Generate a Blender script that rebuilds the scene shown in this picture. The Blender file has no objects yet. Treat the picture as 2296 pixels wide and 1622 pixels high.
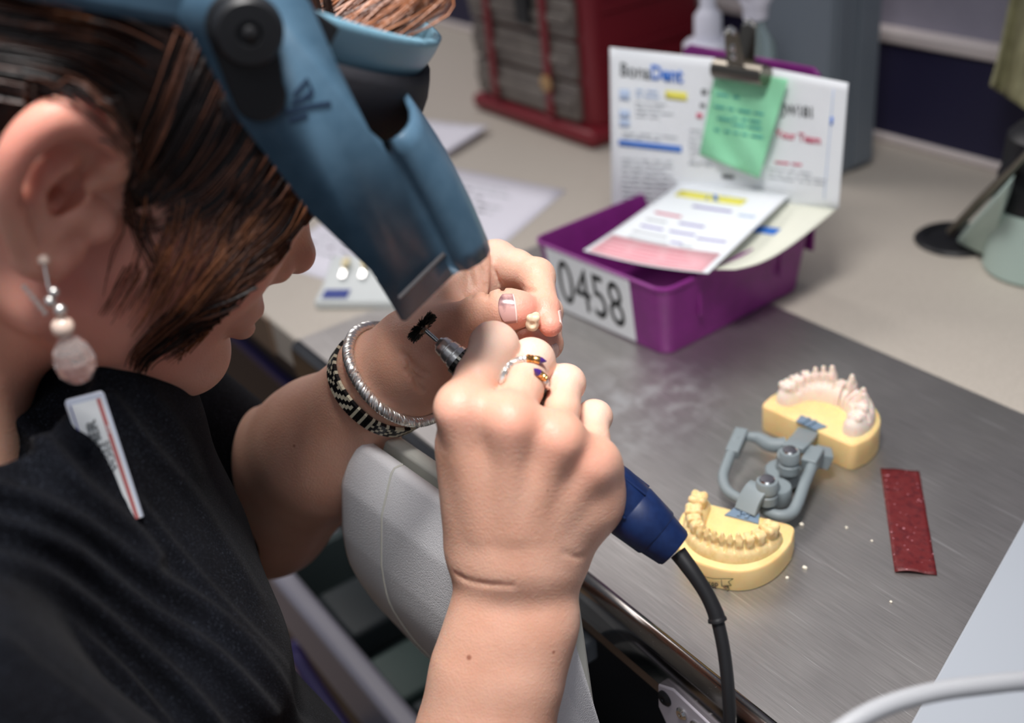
import bpy, math, random
import numpy as np
from mathutils import Vector, Matrix
random.seed(7); RNG = np.random.default_rng(7)
SC = bpy.context.scene
COL = SC.collection

# ------------------------------------------------------------------ camera
# world: metres, x along the bench front (to the worker's right), y from the worker
# towards the wall, z up with the bench top at z = 0
W, H, FPX = 2296, 1622, 2500.0
CAM = np.array([0.344606, -0.285258, 0.441422])
def cam_axes(pitch, roll, yaw):
    cy, sy, cp, sp = math.cos(yaw), math.sin(yaw), math.cos(pitch), math.sin(pitch)
    f = np.array([-sy*cp, cy*cp, -sp]); r = np.array([cy, sy, 0.0]); u = np.cross(r, f)
    c, s = math.cos(roll), math.sin(roll)
    return c*r+s*u, -s*r+c*u, f
RT, UP, FW = cam_axes(*[math.radians(a) for a in (30.18, -6.78, 58.18)])
cd = bpy.data.cameras.new('camera'); cam = bpy.data.objects.new('camera', cd); COL.objects.link(cam)
cam.matrix_world = Matrix(((RT[0], UP[0], -FW[0], CAM[0]), (RT[1], UP[1], -FW[1], CAM[1]), (RT[2], UP[2], -FW[2], CAM[2]), (0, 0, 0, 1)))
cd.sensor_width = 36.0; cd.lens = FPX/W*36.0; cd.clip_start = 0.02; cd.clip_end = 30
cd.dof.use_dof = True; cd.dof.focus_distance = 0.565; cd.dof.aperture_fstop = 4.3
SC.camera = cam

# ------------------------------------------------------------------ world, lights, exposure
SC.view_settings.view_transform = 'Standard'; SC.view_settings.look = 'None'
SC.view_settings.gamma = 1.0; SC.view_settings.use_curve_mapping = False
SC.view_settings.exposure = 0.0
SC.cycles.use_denoising = True
SC.cycles.max_bounces = 8
SC.cycles.sample_clamp_indirect = 6
wd = bpy.data.worlds.new('room_light'); SC.world = wd; wd.use_nodes = True
wd.node_tree.nodes['Background'].inputs[0].default_value = (0.80, 0.86, 1.0, 1)
wd.node_tree.nodes['Background'].inputs[1].default_value = 0.215
def area(name, loc, target, sx, sy, power, color):
    l = bpy.data.lights.new(name, 'AREA'); l.shape = 'RECTANGLE'; l.size = sx; l.size_y = sy; l.energy = power; l.color = color
    o = bpy.data.objects.new(name, l); COL.objects.link(o); o.location = loc
    o.rotation_euler = (Vector(target)-Vector(loc)).to_track_quat('-Z', 'Y').to_euler(); return o
lamp = area('bench_task_lamp', (0.11, -0.13, 0.98), (-0.04, -0.01, 0.14), 0.24, 0.18, 2.75, (1.0, 0.965, 0.94))
lamp.data.spread = math.radians(84)                          # the lamp has a shade
area('ceiling_light_over_bench', (-1.55, 0.10, 1.60), (-0.7, 0.3, 0.0), 1.0, 0.6, 14, (1.0, 0.94, 0.905))
area('ceiling_light_by_aisle', (0.9, -0.9, 1.73), (0.0, -0.1, 0.0), 1.2, 0.6, 5.5, (0.90, 0.94, 1.0))

# ------------------------------------------------------------------ picture-to-place helpers
def ray(u, v): return FW+RT*((u-W/2)/FPX)+UP*((H/2-v)/FPX)
def pd(u, v, d): return CAM+ray(u, v)*d                       # at a distance d in front of the camera
def pz(u, v, z=0.0):                                          # on the level z
    r = ray(u, v); return CAM+r*((z-CAM[2])/r[2])
def py_(u, v, y):                                             # on an upright plane parallel to the wall
    r = ray(u, v); return CAM+r*((y-CAM[1])/r[1])
def unit(v): v = np.asarray(v, float); return v/np.linalg.norm(v)

# head frame: x to her right, y forward, z to the crown, millimetres, origin between the ears
def head_axes(yaw, pitch, roll):
    f = np.array([math.sin(yaw)*math.cos(pitch), math.cos(yaw)*math.cos(pitch), -math.sin(pitch)])
    r = np.array([math.cos(yaw), -math.sin(yaw), 0]); u = np.cross(r, f); c, s = math.cos(roll), math.sin(roll)
    return c*r+s*u, f, -s*r+c*u
HX, HY, HZ = head_axes(*[math.radians(a) for a in (14.624, 31.475, -3.945)])
HO = np.array([-0.142, -0.188, 0.306])
def hw(p): return HO+(HX*p[0]+HY*p[1]+HZ*p[2])*0.001
def hx(u, v, x):                                              # on the plane x of the head frame
    r = ray(u, v); t = (x*0.001-(CAM-HO)@HX)/(r@HX); return CAM+r*t

# ------------------------------------------------------------------ object helpers
def prop(o, label=None, cat=None, group=None, kind=None):
    if label: o['label'] = label
    if cat: o['category'] = cat
    if group: o['group'] = group
    if kind: o['kind'] = kind
    return o
def empty(name, loc, label, cat, group=None):
    o = bpy.data.objects.new(name, None); COL.objects.link(o); o.location = Vector(loc); o.empty_display_size = 0.02
    bpy.context.view_layer.update()
    return prop(o, label, cat, group)
def adopt(o, parent):                                         # shapes are built where they stand; the parent keeps them there
    if parent is not None:
        o.parent = parent
        if parent.type == 'EMPTY': o.matrix_parent_inverse = Matrix.Translation(-Vector(parent.location))
    return o

class MB:
    """collects shapes with several materials and links them as one mesh object"""
    def __init__(s): s.v = []; s.f = []; s.m = []; s.sm = []
    def add(s, vs, fs, m=0, smooth=True):
        o = len(s.v); s.v += [tuple(float(c) for c in p) for p in vs]
        for f in fs: s.f.append(tuple(i+o for i in f)); s.m.append(m); s.sm.append(smooth)
    def box(s, c, size, ax=None, m=0, taper=1.0):
        X, Y, Z = ax if ax is not None else np.eye(3)
        c = np.asarray(c, float); a, b, h = np.asarray(size, float)/2; vs = []
        for k in (-1, 1):
            t = taper if k > 0 else 1.0
            for i, j in ((-1, -1), (1, -1), (1, 1), (-1, 1)): vs.append(c+X*(i*a*t)+Y*(j*b*t)+Z*(k*h))
        s.add(vs, [(3, 2, 1, 0), (4, 5, 6, 7), (0, 1, 5, 4), (1, 2, 6, 5), (2, 3, 7, 6), (3, 0, 4, 7)], m, False)
    def tube(s, pts, r, n=12, m=0, closed=False, cap=True, flat=None):
        P = [np.asarray(p, float) for p in pts]; N = len(P)
        R = r if hasattr(r, '__len__') else [r]*N
        T = []
        for i in range(N):
            a = P[i-1] if (i > 0 or closed) else P[i]; b = P[(i+1) % N] if (i < N-1 or closed) else P[i]
            T.append(unit(b-a))
        u = np.cross(T[0], [0, 0, 1.0]); 
        if np.linalg.norm(u) < 1e-3: u = np.cross(T[0], [0, 1.0, 0])
        u = unit(u); vs = []
        for i in range(N):
            u = unit(u-T[i]*(u@T[i])); w = np.cross(T[i], u)
            for k in range(n):
                a = 2*math.pi*k/n; e = u*math.cos(a)+w*math.sin(a)
                if flat is not None: fd, fs_ = flat; e = e-fd*((e@fd)*(1-fs_))
                vs.append(P[i]+e*R[i])
        fs = []
        for i in range(N if closed else N-1):
            j = (i+1) % N
            for k in range(n): fs.append((i*n+k, i*n+(k+1) % n, j*n+(k+1) % n, j*n+k))
        if cap and not closed: fs += [tuple(range(n))[::-1], tuple((N-1)*n+k for k in range(n))]
        s.add(vs, fs, m, True)
    def lathe(s, o, axis, prof, n=32, m=0, start=None):
        o = np.asarray(o, float); ax = unit(axis); u = np.cross(ax, [0.3, 0.9, 0.1] if start is None else start); u = unit(u); w = np.cross(ax, u)
        vs = []; fs = []
        for r, h in prof:
            for k in range(n):
                a = 2*math.pi*k/n; vs.append(o+ax*h+(u*math.cos(a)+w*math.sin(a))*r)
        for i in range(len(prof)-1):
            for k in range(n): fs.append((i*n+k, i*n+(k+1) % n, (i+1)*n+(k+1) % n, (i+1)*n+k))
        fs += [tuple(range(n))[::-1], tuple((len(prof)-1)*n+k for k in range(n))]
        s.add(vs, fs, m, True)
    def sphere(s, c, r, n=16, m=0, ax=None):
        c = np.asarray(c, float); r = np.asarray(r if hasattr(r, '__len__') else (r, r, r), float)
        X, Y, Z = ax if ax is not None else np.eye(3); vs = [c-Z*r[2]]; k = n//2; fs = []
        for i in range(1, k):
            t = math.pi*i/k-math.pi/2
            for j in range(n):
                a = 2*math.pi*j/n
                vs.append(c+X*(r[0]*math.cos(t)*math.cos(a))+Y*(r[1]*math.cos(t)*math.sin(a))+Z*(r[2]*math.sin(t)))
        vs.append(c+Z*r[2]); L = len(vs)-1
        for j in range(n):
            fs.append((0, 1+(j+1) % n, 1+j)); fs.append((L, L-n+j, L-n+(j+1) % n))
            for i in range(k-2):
                a = 1+i*n; fs.append((a+j, a+(j+1) % n, a+n+(j+1) % n, a+n+j))
        s.add(vs, fs, m, True)
    def prism(s, poly, d, m=0, smooth=False, taper=None):
        """poly: ring of 3-D points; d: extrusion vector"""
        P = [np.asarray(p, float) for p in poly]; n = len(P); d = np.asarray(d, float)
        c = sum(P)/n; q = [(c+(p-c)*taper if taper else p)+d for p in P]
        s.add(P+q, [tuple(range(n))[::-1], tuple(range(n, 2*n))]+[(i, (i+1) % n, n+(i+1) % n, n+i) for i in range(n)], m, smooth)
    def grid(s, fn, nu, nv, m=0, u0=0, u1=1, v0=0, v1=1):
        vs = [fn(u0+(u1-u0)*i/nu, v0+(v1-v0)*j/nv) for j in range(nv+1) for i in range(nu+1)]
        s.add(vs, [(j*(nu+1)+i, j*(nu+1)+i+1, (j+1)*(nu+1)+i+1, (j+1)*(nu+1)+i) for j in range(nv) for i in range(nu)], m, True)
    def text(s, body, fn, m=0, bold=0.0):
        """lettering as a mesh; fn maps a point (x, y) of the unit-high text (0..width, 0..1) to a point in space"""
        cu = bpy.data.curves.new('t', 'FONT'); cu.body = body; cu.size = 1.0; cu.fill_mode = 'FRONT'; cu.offset = bold; cu.resolution_u = 5
        o = bpy.data.objects.new('t', cu); COL.objects.link(o); bpy.context.view_layer.update()
        me = bpy.data.meshes.new_from_object(o.evaluated_get(bpy.context.evaluated_depsgraph_get()))
        xs = [v.co.x for v in me.vertices]; ys = [v.co.y for v in me.vertices]
        x0, x1, y1 = min(xs), max(xs), max(ys)
        s.add([fn((v.co.x-x0)/(x1-x0), v.co.y/y1) for v in me.vertices], [tuple(p.vertices) for p in me.polygons], m, False)
        bpy.data.objects.remove(o); bpy.data.meshes.remove(me)
    def build(s, name, mats, parent=None, bevel=0, seg=2, subsurf=0, solid=None, angle=40, weld=False):
        me = bpy.data.meshes.new(name); me.from_pydata(s.v, [], s.f)
        mats = mats if isinstance(mats, (list, tuple)) else [mats]
        for x in mats: me.materials.append(x)
        me.polygons.foreach_set('material_index', s.m); me.polygons.foreach_set('use_smooth', s.sm)
        o = bpy.data.objects.new(name, me); COL.objects.link(o)
        if weld: q = o.modifiers.new('weld', 'WELD'); q.merge_threshold = 1e-5
        if solid: q = o.modifiers.new('thick', 'SOLIDIFY'); q.thickness = solid[0]; q.offset = solid[1]
        if bevel:
            q = o.modifiers.new('bevel', 'BEVEL'); q.width = bevel; q.segments = seg; q.limit_method = 'ANGLE'; q.angle_limit = math.radians(angle); q.harden_normals = False
            me.polygons.foreach_set('use_smooth', [True]*len(s.f))
            try: me.set_sharp_from_angle(angle=math.radians(60))
            except Exception: pass
        elif any(s.sm):
            try: me.set_sharp_from_angle(angle=math.radians(angle))
            except Exception: pass
        if subsurf: q = o.modifiers.new('sub', 'SUBSURF'); q.levels = subsurf; q.render_levels = subsurf
        me.update()
        return adopt(o, parent)

def spline(pts, n=8, closed=False):
    P = [np.asarray(p, float) for p in pts]; N = len(P); out = []
    for i in range(N if closed else N-1):
        if closed: a, b, c, d = P[i-1], P[i], P[(i+1) % N], P[(i+2) % N]
        else: a, b, c, d = P[max(i-1, 0)], P[i], P[i+1], P[min(i+2, N-1)]
        for k in range(n):
            t = k/n; out.append(0.5*((2*b)+(-a+c)*t+(2*a-5*b+4*c-d)*t*t+(-a+3*b-3*c+d)*t**3))
    if not closed: out.append(P[-1])
    return out

# ------------------------------------------------------------------ materials
def mat(name, col, rough=0.5, metal=0.0, spec=0.5, noise=None, bump=None, sss=0, coat=0, trans=0, ior=1.45, sheen=0, speck=None, stretch=None, aniso=0):
    m = bpy.data.materials.new(name); m.use_nodes = True; nt = m.node_tree; b = nt.nodes['Principled BSDF']
    b.inputs['Base Color'].default_value = (*col, 1); b.inputs['Roughness'].default_value = rough; b.inputs['Metallic'].default_value = metal
    b.inputs['Specular IOR Level'].default_value = spec; b.inputs['IOR'].default_value = ior
    if sss: b.inputs['Subsurface Weight'].default_value = 1.0; b.inputs['Subsurface Radius'].default_value = (1, 0.35, 0.2); b.inputs['Subsurface Scale'].default_value = sss
    if coat: b.inputs['Coat Weight'].default_value = coat; b.inputs['Coat Roughness'].default_value = 0.1
    if trans: b.inputs['Transmission Weight'].default_value = trans
    if sheen: b.inputs['Sheen Weight'].default_value = sheen; b.inputs['Sheen Roughness'].default_value = 0.4
    if aniso: b.inputs['Anisotropic'].default_value = aniso
    tc = nt.nodes.new('ShaderNodeTexCoord'); src = tc.outputs['Object']
    if stretch:
        mp = nt.nodes.new('ShaderNodeMapping'); mp.inputs['Scale'].default_value = stretch; nt.links.new(src, mp.inputs[0]); src2 = mp.outputs[0]
    else: src2 = src
    last = None
    if noise:                                   # (scale, second colour, contrast lo, hi)
        n = nt.nodes.new('ShaderNodeTexNoise'); n.inputs['Scale'].default_value = noise[0]; n.inputs['Detail'].default_value = 5
        nt.links.new(src2, n.inputs['Vector'])
        r = nt.nodes.new('ShaderNodeMapRange'); r.inputs[1].default_value = noise[2]; r.inputs[2].default_value = noise[3]; nt.links.new(n.outputs[0], r.inputs[0])
        x = nt.nodes.new('ShaderNodeMix'); x.data_type = 'RGBA'; x.inputs[6].default_value = (*col, 1); x.inputs[7].default_value = (*noise[1], 1)
        nt.links.new(r.outputs[0], x.inputs[0]); last = x.outputs[2]
    if speck:                                   # (scale, colour, threshold lo, hi)
        n = nt.nodes.new('ShaderNodeTexNoise'); n.inputs['Scale'].default_value = speck[0]; n.inputs['Detail'].default_value = 1; nt.links.new(src, n.inputs['Vector'])
        r = nt.nodes.new('ShaderNodeMapRange'); r.inputs[1].default_value = speck[2]; r.inputs[2].default_value = speck[3]; nt.links.new(n.outputs[0], r.inputs[0])
        x = nt.nodes.new('ShaderNodeMix'); x.data_type = 'RGBA'; x.inputs[6].default_value = (*col, 1); x.inputs[7].default_value = (*speck[1], 1)
        if last is not None: nt.links.new(last, x.inputs[6])
        nt.links.new(r.outputs[0], x.inputs[0]); last = x.outputs[2]
    if last is not None: nt.links.new(last, b.inputs['Base Color'])
    if bump:                                    # (scale, strength, distance)
        n = nt.nodes.new('ShaderNodeTexNoise'); n.inputs['Scale'].default_value = bump[0]; n.inputs['Detail'].default_value = 3; nt.links.new(src2, n.inputs['Vector'])
        q = nt.nodes.new('ShaderNodeBump'); q.inputs['Strength'].default_value = bump[1]; q.inputs['Distance'].default_value = bump[2]
        nt.links.new(n.outputs[0], q.inputs['Height']); nt.links.new(q.outputs[0], b.inputs['Normal'])
    return m
def srgb(r, g, b):
    return tuple((c/255/12.92) if c <= 10 else ((c/255+0.055)/1.055)**2.4 for c in (r, g, b))

M = {}
M['laminate'] = mat('beige_laminate', srgb(194, 186, 175), 0.55, noise=(900, srgb(182, 174, 163), .4, .6))
M['laminate_edge'] = mat('brown_laminate_edge', srgb(120, 100, 84), 0.5)
M['drawer'] = mat('dark_drawer_front', srgb(62, 52, 50), 0.5)
M['wall_grey'] = mat('lilac_grey_wall_paint', srgb(150, 147, 162), 0.7, noise=(30, srgb(145, 142, 157), .4, .6))
M['wall_navy'] = mat('navy_wall_panel', srgb(36, 34, 64), 0.6)
M['trim'] = mat('beige_trim', srgb(214, 204, 202), 0.5)
M['floor'] = mat('tan_floor', srgb(172, 142, 110), 0.6, noise=(14, srgb(160, 130, 100), .35, .65))
M['purple'] = mat('purple_plastic', srgb(128, 40, 124), 0.38, noise=(60, srgb(120, 38, 116), .4, .6))
M['white_label'] = mat('white_label', srgb(232, 236, 240), 0.5)
M['ink_black'] = mat('black_ink', srgb(22, 26, 28), 0.6)
M['ink_grey'] = mat('grey_ink', srgb(202, 206, 210), 0.8)
M['ink_dark'] = mat('dark_grey_ink', srgb(108, 112, 114), 0.8)
M['ink_blue'] = mat('blue_ink', srgb(60, 122, 214), 0.8)
M['ink_lblue'] = mat('pale_blue_ink', srgb(190, 208, 236), 0.8)
M['ink_yellow'] = mat('yellow_highlighter', srgb(242, 234, 106), 0.8)
M['ink_pink'] = mat('pink_paper_band', srgb(236, 178, 186), 0.8)
M['ink_red'] = mat('red_ink', srgb(216, 88, 120), 0.8)
M['ink_violet'] = mat('violet_ink', srgb(160, 150, 208), 0.8)
M['paper'] = mat('white_paper', srgb(238, 242, 246), 0.8)
M['paper_lilac'] = mat('lilac_white_paper', srgb(232, 230, 240), 0.8)
M['paper_cream'] = mat('cream_paper', srgb(230, 231, 216), 0.8)
M['note'] = mat('green_note_paper', srgb(148, 222, 178), 0.8)
M['note_ink'] = mat('teal_ink', srgb(84, 176, 166), 0.8)
M['steel_dark'] = mat('aged_clip_metal', srgb(126, 121, 112), 0.28, 1.0)
M['chrome'] = mat('chrome', srgb(214, 214, 212), 0.16, 1.0)
M['silver'] = mat('silver', srgb(236, 234, 230), 0.32, 0.9)
M['gold'] = mat('gold', srgb(222, 176, 110), 0.22, 1.0)
M['black_plastic'] = mat('black_plastic', srgb(26, 27, 30), 0.45)
M['black_rubber'] = mat('black_rubber', srgb(30, 30, 32), 0.42)
M['dark_face'] = mat('dark_bench_front', srgb(30, 28, 30), 0.16, 0.6, speck=(900, srgb(150, 150, 150), .72, .78))
M['navy_plastic'] = mat('navy_handpiece_plastic', srgb(18, 38, 80), 0.42, noise=(300, srgb(15, 33, 73), .4, .6), bump=(2500, .12, .0003))
M['visor_blue'] = mat('blue_grey_visor_plastic', srgb(70, 97, 117), 0.36, noise=(120, srgb(64, 91, 111), .4, .6), bump=(1800, .10, .0003))
M['visor_rim'] = mat('pale_blue_visor_rim', srgb(120, 162, 182), 0.4)
M['foam'] = mat('dark_foam', srgb(44, 44, 50), 0.8, bump=(600, .3, .0006))
M['pad'] = mat('white_textured_plastic', srgb(242, 241, 243), 0.5, bump=(1100, .55, .0007))
M['pad_in'] = mat('warm_white_plastic', srgb(222, 222, 212), 0.45)
M['stone'] = mat('yellow_dental_stone', srgb(240, 211, 152), 0.6, noise=(60, srgb(236, 203, 141), .4, .65), sss=.0015)
M['stone_teeth'] = mat('yellow_cast_teeth', srgb(232, 208, 158), 0.5, noise=(260, srgb(222, 194, 138), .4, .65), bump=(700, .3, .0006), sss=.0015)
M['stone_white'] = mat('pale_cast_teeth', srgb(236, 222, 210), 0.6, noise=(300, srgb(238, 206, 200), .52, .72), bump=(800, .35, .0006), sss=.0015)
M['hinge'] = mat('grey_hinge_plastic', srgb(126, 136, 140), 0.5, bump=(900, .15, .0003))
M['hinge_plate'] = mat('slate_blue_plate', srgb(112, 132, 152), 0.45)
M['strip'] = mat('maroon_strip', srgb(100, 30, 32), 0.5, noise=(220, srgb(78, 20, 26), .5, .7), bump=(260, .5, .0012), speck=(420, srgb(190, 130, 140), .70, .76))
M['board'] = mat('white_board', srgb(166, 172, 180), 0.45)
M['hose'] = mat('white_hose', srgb(180, 182, 186), 0.4)
M['crumb'] = mat('plaster_crumb', srgb(240, 232, 214), 0.8)
M['cabinet_grey'] = mat('grey_metal_cabinet', srgb(112, 121, 130), 0.4)
M['cart_red'] = mat('dark_red_plastic', srgb(122, 30, 40), 0.4)
M['cart_panel'] = mat('smoky_drawer_plastic', srgb(124, 116, 108), 0.35, noise=(20, srgb(104, 96, 90), .4, .6))
M['cart_dark'] = mat('dark_slot', srgb(40, 38, 40), 0.5)
M['bottle'] = mat('white_bottle_plastic', srgb(226, 226, 238), 0.4)
M['mint'] = mat('pale_green_plastic', srgb(176, 196, 188), 0.5)
M['olive'] = mat('olive_cloth', srgb(150, 146, 112), 0.8, noise=(60, srgb(134, 130, 98), .4, .6), bump=(300, .4, .001))
M['tray_grey'] = mat('pale_grey_tray', srgb(206, 212, 212), 0.45)
M['label_blue'] = mat('blue_label', srgb(52, 68, 142), 0.6)
M['shade_tooth'] = mat('shade_tab_tooth', srgb(232, 218, 176), 0.3)
M['crown'] = mat('ceramic_crown', srgb(226, 208, 178), 0.15, coat=.5)
M['drawer_grey'] = mat('grey_drawer_rim', srgb(164, 162, 176), 0.4)
M['drawer_in'] = mat('drawer_liner', srgb(74, 86, 88), 0.4)
M['purple_metal'] = mat('indigo_metal', srgb(54, 44, 104), 0.4)
M['bracket'] = mat('white_bracket', srgb(206, 200, 210), 0.4)
M['bristle'] = mat('black_bristle', srgb(34, 36, 28), 0.6)
M['bead_black'] = mat('black_beads', srgb(26, 26, 28), 0.35)
M['bead_white'] = mat('ivory_beads', srgb(214, 208, 184), 0.4)
M['pearl'] = mat('pearl', srgb(232, 206, 190), 0.18, coat=.6)
M['glass'] = mat('clear_crystal', srgb(255, 236, 230), 0.02, trans=.80, ior=1.38)
M['amethyst'] = mat('purple_stone', srgb(74, 44, 124), 0.12, coat=.6)
M['badge'] = mat('white_badge', srgb(226, 230, 232), 0.35)
M['badge_red'] = mat('badge_red_band', srgb(178, 104, 104), 0.5)
M['badge_clear'] = mat('badge_edge_plastic', srgb(196, 204, 220), 0.15)
M['nail'] = mat('fingernail', srgb(232, 186, 176), 0.22, coat=.3)
M['nail_reflect'] = mat('fingernail_dark_reflection', srgb(204, 160, 154), 0.2, coat=.4, noise=(90, srgb(128, 92, 96), .46, .60))  # dark reflection on the thumbnail, painted into its colour
M['nail_white'] = mat('nail_edge', srgb(240, 210, 200), 0.3)

# brushed steel: fine scratches in two directions and a powdery smear
def steel_material():
    m = bpy.data.materials.new('brushed_steel'); m.use_nodes = True; nt = m.node_tree; b = nt.nodes['Principled BSDF']
    b.inputs['Metallic'].default_value = 0.93
    tc = nt.nodes.new('ShaderNodeTexCoord')
    def nz(scale, stretch, rot, det=4):
        mp = nt.nodes.new('ShaderNodeMapping'); mp.inputs['Scale'].default_value = stretch; mp.inputs['Rotation'].default_value = (0, 0, rot)
        n = nt.nodes.new('ShaderNodeTexNoise'); n.inputs['Scale'].default_value = scale; n.inputs['Detail'].default_value = det
        nt.links.new(tc.outputs['Object'], mp.inputs[0]); nt.links.new(mp.outputs[0], n.inputs['Vector']); return n.outputs[0]
    def rng(x, a, c, lo, hi):
        r = nt.nodes.new('ShaderNodeMapRange'); r.inputs[1].default_value = a; r.inputs[2].default_value = c; r.inputs[3].default_value = lo; r.inputs[4].default_value = hi
        nt.links.new(x, r.inputs[0]); return r.outputs[0]
    def mth(op, x, y):
        q = nt.nodes.new('ShaderNodeMath'); q.operation = op; nt.links.new(x, q.inputs[0])
        if isinstance(y, float): q.inputs[1].default_value = y
        else: nt.links.new(y, q.inputs[1])
        return q.outputs[0]
    grain = nz(900, (0.04, 1, 1), 0.0); s1 = nz(500, (0.03, 1, 1), 0.9, 2); s2 = nz(420, (0.025, 1, 1), -0.6, 2); blot = nz(9, (1, 1, 1), 0)
    scr = mth('MAXIMUM', rng(s1, .66, .74, 0, 1), rng(s2, .68, .75, 0, 1))
    mix = nt.nodes.new('ShaderNodeMix'); mix.data_type = 'RGBA'; mix.inputs[6].default_value = (*srgb(172, 169, 166), 1); mix.inputs[7].default_value = (*srgb(192, 189, 186), 1)
    nt.links.new(rng(grain, .3, .7, 0, 1), mix.inputs[0])
    mix2 = nt.nodes.new('ShaderNodeMix'); mix2.data_type = 'RGBA'; mix2.inputs[7].default_value = (*srgb(226, 224, 222), 1)
    nt.links.new(mix.outputs[2], mix2.inputs[6]); nt.links.new(mth('MULTIPLY', scr, .6), mix2.inputs[0])
    # polishing powder around one spot
    vd = nt.nodes.new('ShaderNodeVectorMath'); vd.operation = 'DISTANCE'; nt.links.new(tc.outputs['Object'], vd.inputs[0]); vd.inputs[1].default_value = tuple(pz(1440, 900))
    pw = mth('MULTIPLY', rng(vd.outputs[1], .0, .085, 1, 0), rng(nz(60, (1, 1, 1), 0), .45, .75, 0, .8))
    mix3 = nt.nodes.new('ShaderNodeMix'); mix3.data_type = 'RGBA'; mix3.inputs[7].default_value = (*srgb(198, 204, 208), 1)
    nt.links.new(mix2.outputs[2], mix3.inputs[6]); nt.links.new(pw, mix3.inputs[0]); nt.links.new(mix3.outputs[2], b.inputs['Base Color'])
    ro = mth('ADD', rng(blot, .35, .65, .38, .46), mth('MULTIPLY', pw, .35)); nt.links.new(ro, b.inputs['Roughness'])
    bp = nt.nodes.new('ShaderNodeBump'); bp.inputs['Strength'].default_value = .14; bp.inputs['Distance'].default_value = .0002
    nt.links.new(mth('ADD', grain, scr), bp.inputs['Height']); nt.links.new(bp.outputs[0], b.inputs['Normal'])
    return m
M['steel'] = steel_material()
M['polished_steel'] = mat('polished_steel_edge', srgb(150, 146, 143), 0.16, 1.0, noise=(200, srgb(120, 116, 114), .4, .7), stretch=(.1, 1, 1), speck=(1400, srgb(230, 228, 226), .74, .78))

def fabric_material():
    m = mat('charcoal_velour', srgb(20, 22, 28), 0.95, spec=.12, noise=(26, srgb(13, 14, 19), .38, .62), speck=(1500, srgb(70, 76, 88), .60, .84), bump=(1300, .6, .0009), sheen=.03)
    return m
M['shirt'] = fabric_material()

def skin_material():
    m = bpy.data.materials.new('skin'); m.use_nodes = True; nt = m.node_tree; b = nt.nodes['Principled BSDF']
    tc = nt.nodes.new('ShaderNodeTexCoord')
    def noise(s, d=4):
        n = nt.nodes.new('ShaderNodeTexNoise'); n.inputs['Scale'].default_value = s; n.inputs['Detail'].default_value = d; nt.links.new(tc.outputs['Object'], n.inputs['Vector']); return n.outputs[0]
    def rng(x, a, c, lo, hi):
        r = nt.nodes.new('ShaderNodeMapRange'); r.inputs[1].default_value = a; r.inputs[2].default_value = c; r.inputs[3].default_value = lo; r.inputs[4].default_value = hi; nt.links.new(x, r.inputs[0]); return r.outputs[0]
    def mix(f, a, c):
        x = nt.nodes.new('ShaderNodeMix'); x.data_type = 'RGBA'; nt.links.new(f, x.inputs[0])
        for i, q in ((6, a), (7, c)):
            if isinstance(q, tuple): x.inputs[i].default_value = (*q, 1)
            else: nt.links.new(q, x.inputs[i])
        return x.outputs[2]
    base = mix(rng(noise(40), .35, .65, 0, 1), srgb(229, 181, 158), srgb(220, 168, 144))
    at = nt.nodes.new('ShaderNodeAttribute'); at.attribute_name = 'flush_shade'
    col = mix(at.outputs['Fac'], base, srgb(232, 152, 136))
    at2 = nt.nodes.new('ShaderNodeAttribute'); at2.attribute_name = 'pale'
    col = mix(at2.outputs['Fac'], col, srgb(246, 220, 204))
    for (p, r) in MOLES:
        vd = nt.nodes.new('ShaderNodeVectorMath'); vd.operation = 'DISTANCE'; nt.links.new(tc.outputs['Object'], vd.inputs[0]); vd.inputs[1].default_value = tuple(p)
        col = mix(rng(vd.outputs[1], r*.6, r*1.2, .75, 0), col, srgb(150, 84, 62))
    nt.links.new(col, b.inputs['Base Color'])
    b.inputs['Roughness'].default_value = 0.46; b.inputs['Specular IOR Level'].default_value = 0.4
    b.inputs['Subsurface Weight'].default_value = 0.6; b.inputs['Subsurface Radius'].default_value = (1, .4, .22); b.inputs['Subsurface Scale'].default_value = .004
    v = nt.nodes.new('ShaderNodeTexVoronoi'); v.inputs['Scale'].default_value = 900; nt.links.new(tc.outputs['Object'], v.inputs['Vector'])
    ad = nt.nodes.new('ShaderNodeMath'); ad.operation = 'ADD'; nt.links.new(v.outputs[0], ad.inputs[0]); nt.links.new(noise(350, 6), ad.inputs[1])
    bp = nt.nodes.new('ShaderNodeBump'); bp.inputs['Strength'].default_value = .22; bp.inputs['Distance'].default_value = .0006
    nt.links.new(ad.outputs[0], bp.inputs['Height']); nt.links.new(bp.outputs[0], b.inputs['Normal'])
    return m

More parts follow.
